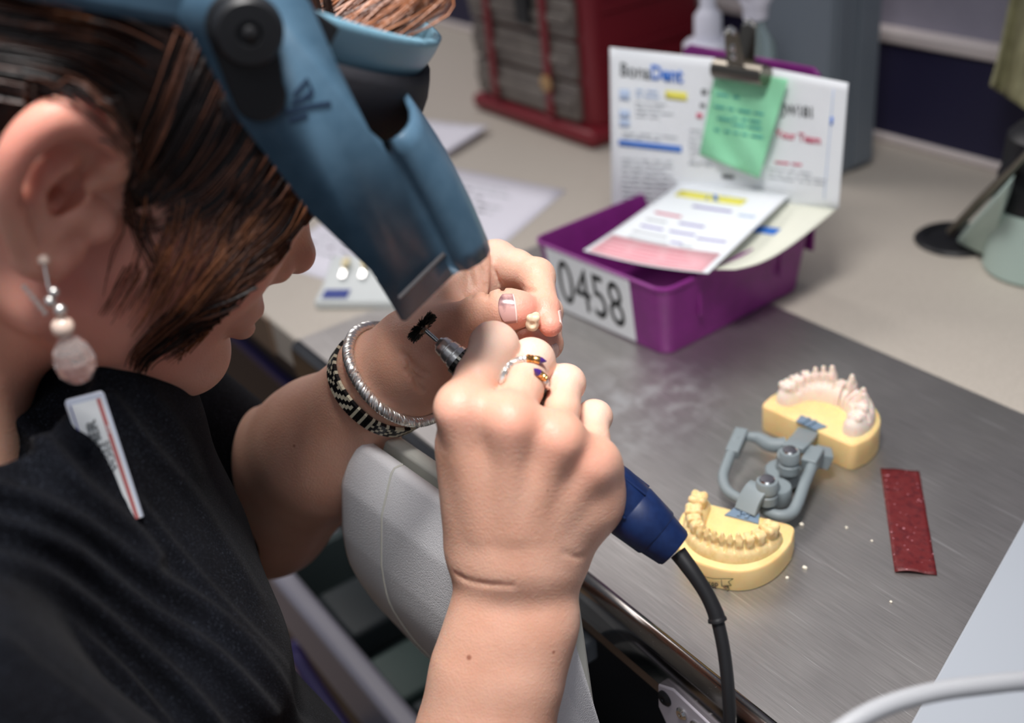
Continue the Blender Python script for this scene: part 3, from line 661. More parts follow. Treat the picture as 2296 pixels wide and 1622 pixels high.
mb.f += [tuple(range(n))[::-1], tuple((len(xs)-1)*n+j for j in range(n))]; mb.m += [0, 0]; mb.sm += [False, False]
mb.build('front_shell', M['pad'], pad, solid=(.003, -1), angle=50)
mb = MB(); mb.prism([padpt(-.236, y, z) for y, z in ((-.040, .038), (-.034, .040), (-.030, .038), (-.028, .0), (-.022, -.14), (-.034, -.14), (-.040, .0))], padpt(-.05, 0, 0)-padpt(-.236, 0, 0)); mb.build('rear_shell', M['pad_in'], pad, bevel=.003, seg=3)
mb = MB(); mb.tube([padpt(-.189, y-.0002, z) for y, z in pr], .0006, 6); mb.build('seam', M['pad_in'], pad)
mb = MB(); mb.prism([padpt(-.225, y, z) for y, z in ((-.050, .020), (-.038, .020), (-.030, -.10), (-.050, -.10))], padpt(-.06, 0, 0)-padpt(-.225, 0, 0)); mb.build('core', M['pad_in'], pad)
mb = MB(); mb.box((-.085, -.034, -.055), (.05, .074, .016)); mb.build('mounting_arm', M['cabinet_grey'], pad, bevel=.002)

# ------------------------------------------------------------------ purple case pan
a0 = math.radians(4.0); b1 = np.array([math.cos(a0), math.sin(a0), 0]); b2 = np.array([-math.sin(a0)*.45, math.cos(a0), 0]); b2 = unit(b2); bc = np.array([-.2905, .277, 0])
def rrect(w, d, r, n=6):
    out = []
    for cx, cy, s in ((w-r, d-r, 0), (-w+r, d-r, 1), (-w+r, -d+r, 2), (w-r, -d+r, 3)):
        for k in range(n+1): t = (s+k/n)*math.pi/2; out.append((cx+r*math.cos(t), cy+r*math.sin(t)))
    return out
pan = empty('case_pan', bc, 'purple plastic case pan numbered 0458 with papers clipped to its back', 'tray')
def binpt(x, y, z): return bc+b1*x+b2*y+np.array([0, 0, z])
BH = .062; rings = [(.0655, .0745, .010, .0), (.0685, .0775, .011, .001), (.0755, .0845, .013, BH-.004), (.0765, .0855, .013, BH-.003), (.0765, .0855, .013, BH-.0005), (.0755, .0845, .0125, BH), (.0738, .0828, .011, BH), (.0732, .0822, .011, BH-.002), (.0665, .0755, .009, .003)]
mb = MB(); nn = 28
for w, d, r, z in rings: mb.v += [tuple(binpt(x, y, z)) for x, y in rrect(w, d, r)]
for i in range(len(rings)-1):
    for k in range(nn): mb.f.append((i*nn+k, i*nn+(k+1) % nn, (i+1)*nn+(k+1) % nn, (i+1)*nn+k)); mb.m.append(0); mb.sm.append(True)
mb.f += [tuple(range(nn))[::-1], tuple((len(rings)-1)*nn+k for k in range(nn))]; mb.m += [0, 0]; mb.sm += [False, False]
mb.build('body', M['purple'], pan, angle=35)
for s_ in (-.045, .045):
    mb = MB(); mb.box(binpt(.0738, s_, .040), (.002, .003, .030), (b1, b2, np.array([0, 0, 1.]))); mb.build('rib', M['purple'], pan, bevel=.0007)
mb = MB(); mb.prism([binpt(x*.0775, .0850+.0035, z) for x, z in ((-.9, .03), (.9, .03), (.93, .168), (.90, .179), (.82, .183), (-.82, .183), (-.90, .179), (-.93, .168))], b2*.003); mb.build('back_panel', M['purple'], pan, bevel=.001)
# number label on the front wall
def rplane(u, v, p0, n_):
    r = ray(u, v); return CAM+r*(((p0-CAM)@n_)/(r@n_))
fn_ = unit(np.cross(b1, binpt(0, -.0845, BH-.004)-binpt(0, -.0775, .001))); fn_ = fn_ if fn_[1] < 0 else -fn_; fp = binpt(0, -.0775, .001)
def onfront(u, v, off): return rplane(u, v, fp+fn_*off, fn_)
mb = MB(); mb.prism([onfront(u, v, .0004) for u, v in ((1221, 552), (1410, 628), (1427, 766), (1258, 692))], fn_*.0004)
def bil(c, off, pl):
    c = [np.array(q, float) for q in c]        # TL TR BR BL
    def f(x, y):
        p = (c[3]*(1-x)+c[2]*x)*(1-y)+(c[0]*(1-x)+c[1]*x)*y; return pl(p[0], p[1], off)
    return f
mb.text('0458', bil(((1245, 578), (1389, 639), (1405, 738), (1260, 673)), .0011, onfront), 1, 0.0)
mb.build('number_label', [M['white_label'], M['ink_black']], pan)

# ------------------------------------------------------------------ papers clipped to the pan
def docy(u, v):
    s = min(max((u-1360)/540, 0), 1); t = min(max((v-100)/380, 0), 1)
    return .298+.055*math.sin(min(s/.62, 1)*math.pi/2)+.004*s-.010*t*(1-s)-.012*math.sin(t*math.pi)*(1-s)*.6+.002*math.sin(s*9)
def doc(u, v, off=0.0): return py_(u, v, docy(u, v)-off)
def sheet_grid(mb, fn, cs, nu, nv, m=0):
    c = [np.array(q, float) for q in cs]       # TL TR BR BL in the picture
    def f(s, t): p = (c[0]*(1-s)+c[1]*s)*(1-t)+(c[3]*(1-s)+c[2]*s)*t; return fn(p[0], p[1])
    mb.grid(f, nu, nv, m)
def ink(mb, fn, cs, m, off=.0006, nu=4): sheet_grid(mb, lambda u, v: fn(u, v, off), cs, nu, 1, m)
def lines(mb, fn, x0, y0, x1, n, dy, slope, m, h=4, seed=1, off=.0006):
    r = random.Random(seed)
    for i in range(n):
        x = x0+r.random()*4; y = y0+i*dy; e = x0+(x1-x0)*(.55+.45*r.random())
        while x < e:
            w = 8+r.random()*26; yy = y+(x-x0)*slope
            ink(mb, fn, ((x, yy), (x+w, yy+w*slope), (x+w, yy+w*slope+h), (x, yy+h)), m, off, 1); x += w+4+r.random()*6
INK = [M['paper'], M['ink_grey'], M['ink_dark'], M['ink_blue'], M['ink_lblue'], M['ink_yellow'], M['ink_pink'], M['ink_red'], M['ink_violet']]
mb = MB()
sheet_grid(mb, doc, ((1367, 106), (1620, 132), (1612, 480), (1372, 482)), 14, 14); sheet_grid(mb, doc, ((1620, 132), (1902, 186), (1880, 468), (1612, 480)), 14, 14)
def pq(c, off): return bil(c, off, doc)
mb.text('Bona', pq(((1391, 140), (1458, 147), (1458, 178), (1391, 169)), .0008), 2, .012); mb.text('Dent', pq(((1460, 145), (1531, 152), (1531, 186), (1460, 177)), .0008), 3, .03)
ink(mb, doc, ((1492, 203), (1540, 208), (1540, 227), (1492, 221)), 5)
for y, h in ((200, 26), (246, 20), (268, 18)): ink(mb, doc, ((1389, y), (1412, y+2), (1412, y+h), (1389, y+h-2)), 4)
lines(mb, doc, 1424, 200, 1480, 2, 12, .08, 4, 5, 3); lines(mb, doc, 1422, 228, 1500, 4, 10, .08, 1, 3, 4); lines(mb, doc, 1392, 296, 1530, 2, 9, .09, 1, 3, 5)
ink(mb, doc, ((1387, 314), (1528, 329), (1528, 342), (1387, 326)), 3)
lines(mb, doc, 1392, 355, 1520, 11, 11, .06, 1, 2.5, 6); lines(mb, doc, 1545, 290, 1572, 7, 12, .06, 1, 3, 7)
lines(mb, doc, 1572, 200, 1600, 1, 12, .06, 2, 12, 8); lines(mb, doc, 1568, 232, 1598, 1, 10, .06, 2, 8, 9); ink(mb, doc, ((1562, 254), (1574, 255), (1574, 266), (1562, 265)), 7)
mb.text('JW181', pq(((1752, 232), (1821, 240), (1821, 264), (1752, 255)), .0008), 2, .02)
mb.text('Your Team', pq(((1738, 290), (1839, 306), (1839, 324), (1738, 307)), .0008), 7, .01)
lines(mb, doc, 1735, 362, 1790, 1, 10, .1, 7, 4, 11); lines(mb, doc, 1722, 376, 1845, 3, 10, .13, 1, 3, 12); lines(mb, doc, 1618, 392, 1650, 1, 9, .1, 2, 8, 13); lines(mb, doc, 1545, 365, 1600, 1, 9, .1, 1, 4, 14)
ink(mb, doc, ((1862, 262), (1868, 263), (1866, 281), (1860, 280)), 3)
sheet_grid(mb, lambda u, v: doc(u, v, .0006), ((1868, 200), (1869.5, 200), (1848, 448), (1846.5, 448)), 1, 10, 4)
prop(mb.build('order_form', INK, solid=(.0004, 0), weld=True), 'large white printed form with blue bar clipped upright to the purple pan', 'paper')
# sheets that fold forward over the pan
def fold_sheet(c, dz):
    c = [np.asarray(q, float) for q in c]
    def f(s, t): p = (c[0]*(1-s)+c[1]*s)*(1-t)+(c[3]*(1-s)+c[2]*s)*t; return p+np.array([0, -.010*math.sin(t*math.pi), dz*math.sin(t*math.pi)-.003*math.sin(s*math.pi)*t])
    return f
TLp, TRp = py_(1532, 404, .338), py_(1772, 436, .352)
f1 = fold_sheet((TLp, TRp, pz(1588, 613, .070), pz(1308, 562, .066)), -.004)
mb = MB(); mb.grid(f1, 16, 16, 0)
def on1(s0, t0, s1, t1, m, n_=6):
    mb.grid(lambda s, t: f1(s, t)+np.array([.0002, -.0004, .0006]), n_, max(1, int((t1-t0)*10)), m, s0, s1, t0, t1)
on1(.04, .69, .95, .985, 6); on1(.10, .10, .72, .16, 5); on1(.38, .10, .52, .15, 3, 2)
r_ = random.Random(5)
for i in range(5): on1(.05, .72+i*.052, .55+.3*r_.random(), .726+i*.052, 7, 3)
for t, a, b, m in ((.22, .35, .7, 8), (.24, .78, .92, 4), (.34, .12, .36, 7), (.40, .40, .62, 8), (.42, .12, .3, 1), (.50, .14, .34, 8), (.50, .40, .62, 8), (.53, .66, .9, 8), (.58, .14, .44, 1), (.62, .5, .6, 8), (.655, .16, .5, 1), (.645, .6, .7, 1)): on1(a, t, b, t+.016, m, 3)
prop(mb.build('work_slip', INK, solid=(.0004, 0), weld=True), 'white slip with a yellow highlight and pink striped end folded over the pan', 'paper')
f2 = fold_sheet((py_(1600, 420, .356), py_(1881, 464, .362), pz(1648, 604, .069), pz(1400, 580, .058)), -.010)
mb = MB(); mb.grid(f2, 14, 14, 0); mb.grid(lambda s, t: f2(s, t)+np.array([0, -.0004, .0006]), 6, 3, 1, .62, .80, .25, .31)
prop(mb.build('lower_sheet', [M['paper_cream'], M['ink_blue']], solid=(.0004, 0), weld=True), 'cream sheet under the pink striped slip, drooping over the right wall of the pan', 'paper')
# green note, crumpled
def notefn(u, v, off=0.0):
    s = (u-1570)/195; t = (v-165)/225
    return py_(u, v, docy(u, v)-.005-.010*max(0, t-.35)**1.5*s-.0035*math.sin(7*s+5*t)*t-.0022*math.sin(15*s-9*t)*t-.016*max(0, s-.55)*t-off)
mb = MB(); sheet_grid(mb, notefn, ((1606, 150), (1767, 178), (1702, 400), (1568, 346)), 26, 26)
for sd, (x0, y0, x1) in enumerate(((1602, 208, 1650), (1600, 236, 1735), (1640, 262, 1720), (1605, 262, 1640), (1598, 288, 1700), (1640, 276, 1690))):
    lines(mb, notefn, x0, y0, x1, 1, 10, .16, 1, 5, 20+sd)
prop(mb.build('green_note', [M['note'], M['note_ink']], solid=(.0003, 0), weld=True), 'crumpled pale green note held by the bulldog clip', 'note')
# bulldog clip
k0, k1 = py_(1606, 152, docy(1620, 150)-.010), py_(1718, 170, docy(1700, 160)-.010); kx = unit(k1-k0); kz = unit(np.array([0, 0, 1])-kx*kx[2]); ky = np.cross(kz, kx); kc = (k0+k1)/2; kl = np.linalg.norm(k1-k0)
clip = empty('bulldog_clip', kc, 'tarnished metal bulldog clip holding the papers on the pan', 'clip')
mb = MB(); ring = [kc-kx*kl/2+ky*(.0105*math.cos(a)*.8)+kz*(.0085*math.sin(a)) for a in np.linspace(0, 2*math.pi, 20, endpoint=False)]; mb.prism(ring, kx*kl, smooth=True); mb.build('jaw', M['steel_dark'], clip, bevel=.0008)
for sg in (-1, 1):
    mb = MB(); P = [kc+ky*sg*.004, kc+ky*sg*.0065+kz*.008]; 
    out = [(-.0085, .006), (-.0080, .024), (-.0070, .032), (-.0035, .037), (.0035, .037), (.0070, .032), (.0080, .024), (.0085, .006)]
    mb.prism([kc+kx*x+kz*z+ky*sg*(.0045+.006*(z/.04)) for x, z in out], ky*sg*.0012); h = mb.build('handle', M['steel_dark'], clip, bevel=.0006)
    if sg < 0 or True:
        for zz in (.014, .021): q = MB(); q.lathe(kc+kz*zz+ky*sg*(.0056+.006*(zz/.04)), ky*sg, [(.0026, 0), (.0026, .0006), (.0018, .0012)], 16); q.build('rivet', M['chrome'], h)
        q = MB(); q.tube([kc+kx*x+kz*z+ky*sg*.0115 for x, z in ((-.005, .033), (0, .0365), (.005, .033))], .0022, 10); q.build('curl', M['chrome'], h)

# ------------------------------------------------------------------ background things on the bench
cart = empty('drawer_unit', (-.75, .55, 0), 'dark red drawer organiser with smoky drawers standing at the back of the bench', 'organiser')
mb = MB(); mb.box((-.749, .552, .165), (.236, .165, .310)); mb.build('housing', M['cart_red'], cart, bevel=.010, seg=3)
mb = MB(); mb.box((-.747, .545, .010), (.250, .180, .020)); mb.build('base', M['cart_red'], cart, bevel=.008, seg=3)
for j in range(6):
    mb = MB(); mb.box((-.756, .466, .046+j*.047), (.208, .010, .043)); d_ = mb.build('drawer', M['cart_panel'], cart, bevel=.003)
    q = MB(); q.box((-.756, .459, .046+j*.047), (.200, .004, .010)); q.build('finger_ridge', M['cart_panel'], d_, bevel=.0015)
for x in (-.815, -.700): mb = MB(); mb.box((x, .4575, .165), (.012, .004, .280)); mb.build('strap', M['cart_red'], cart, bevel=.001)
mb = MB(); mb.box((-.735, .456, .158), (.026, .010, .060)); mb.build('latch', M['black_plastic'], cart, bevel=.003)
mb = MB(); mb.lathe((-.700, .4545, .064), (0, -1, 0), [(.010, 0), (.010, .002), (.007, .003)], 20); mb.build('emblem', mat('tan_emblem', srgb(176, 140, 96), .5), cart)
for z in (.10, .15): mb = MB(); mb.box((-.629, .55, z), (.003, .13, .008)); mb.build('side_ridge', M['cart_red'], cart, bevel=.001)

q0 = py_(1588, 100, .50); bt = empty('pump_bottle', (q0[0], .50, 0), 'white pump bottle standing behind the upright papers', 'bottle')
zb = q0[2]; mb = MB(); mb.lathe((q0[0], .5, 0), (0, 0, 1), [(.030, 0), (.032, .003), (.032, zb-.040), (.028, zb-.022), (.024, zb-.012)], 32); mb.build('bottle_body', M['bottle'], bt)
mb = MB(); mb.lathe((q0[0], .5, zb-.012), (0, 0, 1), [(.023, 0), (.025, .002), (.025, .014), (.022, .017)], 32); mb.build('collar', M['bottle'], bt)
mb = MB(); mb.lathe((q0[0], .5, zb+.004), (0, 0, 1), [(.014, 0), (.0135, .026), (.010, .030), (.0075, .034), (.0075, .066), (.004, .067)], 24); mb.tube([(q0[0], .5, zb+.066), (q0[0], .5, zb+.074), (q0[0]-.03, .49, zb+.074)], .006, 12); mb.build('pump', M['bottle'], bt)
q1 = py_(1694, 14, .47); sb = empty('spray_bottle', (q1[0], .47, 0), 'clear spray bottle with white nozzle behind the bulldog clip', 'bottle')
mb = MB(); mb.lathe((q1[0], .47, 0), (0, 0, 1), [(.018, 0), (.019, .002), (.019, q1[2]-.035), (.009, q1[2]-.018), (.009, q1[2]-.008)], 24); mb.build('bottle_body', mat('clear_blue_plastic', srgb(186, 206, 206), .15, trans=.7), sb)
mb = MB(); mb.lathe((q1[0], .47, q1[2]-.012), (0, 0, 1), [(.011, 0), (.012, .012), (.016, .020), (.014, .032)], 20); mb.box((q1[0]-.008, .46, q1[2]+.016), (.034, .014, .012)); mb.build('nozzle', M['bottle'], sb, bevel=.002)

dv = empty('cabinet', (-.41, .58, 0), 'grey metal equipment cabinet standing against the wall behind the papers', 'cabinet')
mb = MB(); mb.box((-.411, .585, .24), (.094, .07, .48)); mb.build('housing', M['cabinet_grey'], dv, bevel=.004)
mb = MB(); mb.box((-.3625, .560, .24), (.003, .012, .47)); mb.box((-.3625, .60, .24), (.003, .030, .47)); mb.build('side_trim', M['cabinet_grey'], dv, bevel=.001)

# loose sheets at the left of the bench
def flat_sheet(name, cs, m, z, label, seed, nl, curl=0.0):
    mb = MB(); c = [np.array([*q, z]) for q in cs]
    def f(s, t, off=0): p = (c[0]*(1-s)+c[1]*s)*(1-t)+(c[3]*(1-s)+c[2]*s)*t; return p+np.array([0, 0, curl*(s**6)+off])
    mb.grid(lambda s, t: f(s, t), 14, 8, 0); r = random.Random(seed)
    for i in range(nl):
        t = .10+.8*i/nl; x = .08
        while x < .55+.35*r.random():
            w = .02+.05*r.random(); mb.grid(lambda s, q: f(s, q, .0004), 2, 1, 1 if r.random() < .8 else 2, x, x+w, t, t+.012); x += w+.015
    return prop(mb.build(name, [M['paper_lilac'], M['ink_grey'], M['ink_dark']], solid=(.0003, 1), weld=True), label, 'paper')
flat_sheet('printed_sheet', ((-.765, .303), (-.5525, .3637), (-.428, .114), (-.637, .053)), 0, -.0009, 'white printed sheet on the bench beside the purple pan', 2, 16)
flat_sheet('paper_sheet', ((-.965, .350), (-.7744, .4176), (-.737, .3334), (-.925, .262)), 0, .004, 'curled white sheet lying in front of the red organiser', 3, 8, .004)
flat_sheet('under_sheet', ((-.955, .340), (-.779, .405), (-.741, .326), (-.915, .256)), 0, -.0009, 'white sheet under the curled sheet near the red organiser', 4, 0)

# shade guide: sloping tray with tooth tabs
g1 = unit(np.array([.0528, .0506, 0])); g2 = np.array([-g1[1], g1[0], 0]); g0 = np.array([-.505, .043, -.0015])
def gp(x, y, z): return g0+g1*x+g2*y+np.array([0, 0, z])
sg_ = empty('shade_guide', gp(.05, .03, 0), 'pale grey shade guide tray with blue label and tooth tabs on the bench', 'shade guide')
mb = MB(); mb.prism([gp(0, 0, 0), gp(0, 0, .008), gp(0, .022, .011), gp(0, .060, .024), gp(0, .064, .022), gp(0, .064, 0)], g1*.11); mb.build('tray_body', M['tray_grey'], sg_, bevel=.002, seg=3)
mb = MB(); mb.prism([gp(.006, .004, .0092), gp(.030, .004, .0092), gp(.030, .017, .0109), gp(.006, .017, .0109)], np.array([0, 0, .0004])); mb.build('label', M['label_blue'], sg_)
for k in range(5):
    x = .018+k*.019; mb = MB(); c = gp(x, .046, .0245); mb.sphere(c, (.0042, .0032, .0068), 14, 0, (g1, unit(g2*.3+np.array([0, 0, 1])*-.2), unit(g2+np.array([0, 0, .35])))); t_ = mb.build('tooth_tab', M['shade_tooth'], sg_)
    q = MB(); q.box(gp(x, .036, .0185), (.006, .014, .0015), (g1, unit(g2+np.array([0, 0, .33])), np.array([0, 0, 1.]))); q.build('tab_holder', M['chrome'], t_, bevel=.0004)

# right background: grommet, jar with black band, hanging cloth
gr = empty('cable_grommet', pz(2142, 540, 0), 'black oval grommet in the bench with a pale cover and strap', 'grommet')
gc = pz(2142, 540, -.0015); mb = MB(); mb.lathe(gc, (0, 0, 1), [(.034, 0), (.035, .002), (.033, .004), (.027, .0045), (.026, .002), (.010, .0015)], 36); mb.build('ring', M['black_plastic'], gr)
mb = MB(); w0 = [pz(2140, 545, .004), pz(2225, 585, .004), pz(2240, 500, .050), pz(2262, 410, .105)]; mb.prism(w0, np.array([-.012, .030, 0]), taper=.92); mb.build('cover', M['mint'], gr, bevel=.004)
mb = MB(); mb.tube([pz(2132, 522, .008), pz(2200, 450, .045), pz(2286, 366, .105), pz(2330, 320, .14)], .0042, 10); mb.build('strap', M['steel_dark'], gr)
jc = pz(2326, 600, -.0015); jr = empty('jar', jc, 'pale green jar with a wide black band at the right edge of the bench', 'jar')
mb = MB(); mb.lathe(jc, (0, 0, 1), [(.040, 0), (.043, .003), (.041, .058)], 40); mb.build('jar_body', M['mint'], jr)
mb = MB(); mb.lathe(jc+np.array([0, 0, .055]), (0, 0, 1), [(.0395, 0), (.0395, .028), (.038, .030), (.036, .060), (.030, .066), (.012, .070), (.012, .13)], 40); mb.build('cap', M['black_plastic'], jr)
mb = MB()
def cloth(s, t):
    u = [2222, 2242, 2266, 2275]; v = [192, 120, 0, -60]
    le = np.array([np.interp(t, [0, .3, .75, 1], u), np.interp(t, [0, .3, .75, 1], v)]); ri = le+np.array([150+20*t, 105*(1-t)])
    p = le*(1-s)+ri*s; return pd(p[0], p[1], .98+.014*math.sin(9*s+2*t)+.006*math.sin(17*s))
mb.grid(cloth, 24, 16); prop(mb.build('hanging_cloth', M['olive'], solid=(.0025, 0)), 'olive cloth hanging at the upper right in front of the wall', 'cloth')

# ------------------------------------------------------------------ front right: strip, board, hose, crumbs
sc = [pz(u, v, .0006) for u, v in ((1974, 1050), (2061, 1057), (2101, 1290), (2006, 1284))]
def stripfn(s, t):
    p = (sc[0]*(1-s)+sc[1]*s)*(1-t)+(sc[3]*(1-s)+sc[2]*s)*t
    return p+np.array([0, 0, .0022*max(0, t-.86)/.14*math.sin(min(s*1.35, 1)*math.pi)+.0005*math.sin(11*t+4*s)**2])
mb = MB(); mb.grid(stripfn, 10, 30); prop(mb.build('polishing_strip', M['strip'], solid=(.0005, 1)), 'worn maroon strip lying on the steel sheet right of the dental casts', 'strip')
p1, p2 = pz(2296, 1182, 0), pz(2052, 1622, 0); dd = unit(p2-p1); nr = np.array([-dd[1], dd[0], 0]); nr = nr if nr[0] > 0 else -nr
mb = MB(); mb.prism([p1-dd*.10+np.array([0, 0, .0002]), p2+dd*.05+np.array([0, 0, .0002]), p2+dd*.05+nr*.15, p1-dd*.10+nr*.15], (0, 0, .007)); prop(mb.build('white_board', M['board'], bevel=.0012), 'white board lying on the steel sheet at the lower right corner', 'board')
mb = MB(); mb.tube(spline([np.array([.085, -.120, -.06]), np.array([.10, -.100, .035]), pd(1780, 1735, .405), pd(1870, 1650, .408), pd(1965, 1592, .412), pd(2080, 1556, .418), pd(2200, 1538, .425), pd(2330, 1528, .435), pd(2470, 1545, .450), np.array([.27, .10, .040]), np.array([.33, .13, .0115]), np.array([.42, .17, .004]), np.array([.50, .22, .004])], 10), .0037, 16); prop(mb.build('air_hose', M['hose']), 'thick white hose curving across the lower right corner', 'hose')
r_ = random.Random(3)
for k, (u, v, s_) in enumerate(((1797, 1176, .0011), (1898, 1183, .0007), (1805, 1273, .0012), (1765, 1296, .0010), (1998, 1350, .0007), (1440, 1120, .0006), (1955, 1213, .0006))):
    c = pz(u, v, s_*.7); mb = MB(); mb.sphere(c, (s_*1.3, s_, s_*.8), 8); o = mb.build('plaster_crumb', M['crumb'])
    for vtx in o.data.vertices: vtx.co = Vector(c)+(vtx.co-Vector(c))*(.75+.5*r_.random())
    prop(o, ['ivory crumb on the steel just right of the lower yellow cast corner', 'tiny crumb on the steel left of the maroon strip', 'bright crumb on the steel right of the lower cast front', 'bright crumb nearest the front foot of the lower cast', 'tiny crumb on the steel below the maroon strip', 'tiny crumb on the steel beside the navy handpiece', 'tiny crumb at the left edge of the maroon strip'][k], 'crumb', 'crumbs on the steel sheet')

# ------------------------------------------------------------------ dental casts on a hinge
art = empty('dental_articulator', pz(1760, 1090, 0), 'pair of yellow stone dental casts joined by a grey plastic hinge, lying open', 'dental model')
def frame2(pa, pb, side):
    a, b = pa.copy(), pb.copy(); a[2] = b[2] = 0; e1 = unit(b-a); e2 = np.array([e1[1], -e1[0], 0])*side; return (a+b)/2, e1, e2, np.linalg.norm(b-a)*500
BHT = .0150; BHU = .0200
Lm, L1, L2, Lw = frame2(pz(1556, 1121, BHT), pz(1787, 1180, BHT), 1)
Um, U1, U2, Uw = frame2(pz(1703, 908, BHU), pz(1915, 1003, BHU), -1)
def dshape(w, dep, n=40, rb=5):
    out = []
    for a in np.linspace(math.pi/2, 0, 6): out.append((w-rb+rb*math.cos(a), rb-rb*math.sin(a)))
    for a in np.linspace(0, math.pi, n)[1:-1]: 
        c, s_ = math.cos(a), math.sin(a); out.append((math.copysign(abs(c)**.78, c)*(w+1.5), rb+4+(dep-rb-4)*abs(s_)**.86))
    for a in np.linspace(math.pi, math.pi/2, 6): out.append((-w+rb+rb*math.cos(a), rb-rb*math.sin(a)))
    return out
def lp(x, y, z): return Lm+(L1*x+L2*y+np.array([0, 0, z]))*.001
def up_(x, y, z): return Um+(U1*x+U2*y+np.array([0, 0, z]))*.001
def base(pt, poly, name, hh=BHT):
    mb = MB(); n = len(poly); cx = sum(p[0] for p in poly)/n; cy = sum(p[1] for p in poly)/n
    for s_, z in ((.985, .3), (1.0, 1.2), (1.0, hh*1000-1.6), (.992, hh*1000-.5), (.975, hh*1000)): mb.v += [tuple(pt(cx+(x-cx)*s_, cy+(y-cy)*s_, z)) for x, y in poly]
    for i in range(4):
        for k in range(n): mb.f.append((i*n+k, i*n+(k+1) % n, (i+1)*n+(k+1) % n, (i+1)*n+k)); mb.m.append(0); mb.sm.append(True)
    mb.f += [tuple(range(n))[::-1], tuple(4*n+k for k in range(n))]; mb.m += [0, 0]; mb.sm += [True, True]
    return mb.build(name, M['stone'], art, angle=50)
DL = dshape(Lw, 53); DU = dshape(Uw, 50)
lb = base(lp, DL, 'lower_base'); ub = base(up_, DU, 'upper_base', BHU)
# stamped number and ribbon on the front wall of the lower base
wall = []
for k in range(len(DL)):
    a, b = DL[k], DL[(k+1) % len(DL)]
    for t in np.linspace(0, 1, 8, endpoint=False): wall.append((a[0]*(1-t)+b[0]*t, a[1]*(1-t)+b[1]*t))
wall = np.array(wall); W3 = np.array([lp(x, y, 0) for x, y in wall])
def onwall(u, v, off=0.0):
    r = ray(u, v); c = CAM
    # intersect the sight line with the upright wall: nearest crossing in plan
    best = None
    for i in range(len(W3)):
        p, q = W3[i], W3[(i+1) % len(W3)]; d = q-p; den = r[0]*d[1]-r[1]*d[0]
        if abs(den) < 1e-12: continue
        t = ((p[0]-c[0])*d[1]-(p[1]-c[1])*d[0])/den; s_ = ((p[0]-c[0])*r[1]-(p[1]-c[1])*r[0])/den
        if 0 <= s_ <= 1 and t > 0 and (best is None or t < best[0]): best = (t, i, np.array([d[1], -d[0], 0]))
    if best is None: return c+r*.65
    n_ = unit(best[2]); n_ = n_ if n_@r < 0 else -n_
    return c+r*best[0]+n_*(.0006+off)
mb = MB()
def stroke(pts, w=1.3):
    for (a, b) in zip(pts[:-1], pts[1:]):
        a0_, b0_ = np.array(a, float), np.array(b, float); d = unit(b0_-a0_); nn_ = np.array([-d[1], d[0]])*w/2; ns = max(1, int(np.linalg.norm(b0_-a0_)/5))
        for i_ in range(ns):
            a, b = a0_+(b0_-a0_)*i_/ns, a0_+(b0_-a0_)*(i_+1)/ns
            mb.add([onwall(*(a-nn_)), onwall(*(b-nn_)), onwall(*(b+nn_)), onwall(*(a+nn_))], [(0, 1, 2, 3)], 0, False)
for p in ([(1570, 1290), (1600, 1297), (1644, 1297), (1633, 1304), (1640, 1312), (1619, 1314), (1618, 1299)], [(1619, 1314), (1633, 1313), (1635, 1321), (1630, 1326), (1600, 1327), (1570, 1320)], [(1622, 1316), (1633, 1314)], [(1623, 1318), (1634, 1316)], [(1626, 1320), (1634, 1318)]): stroke(p)
mb.text('0458P', bil(((1572, 1302), (1611, 1306), (1611, 1319), (1572, 1315)), .0002, lambda u, v, off: onwall(u, v, off)), 0, .012)
mb.build('stamp', M['ink_black'], lb)

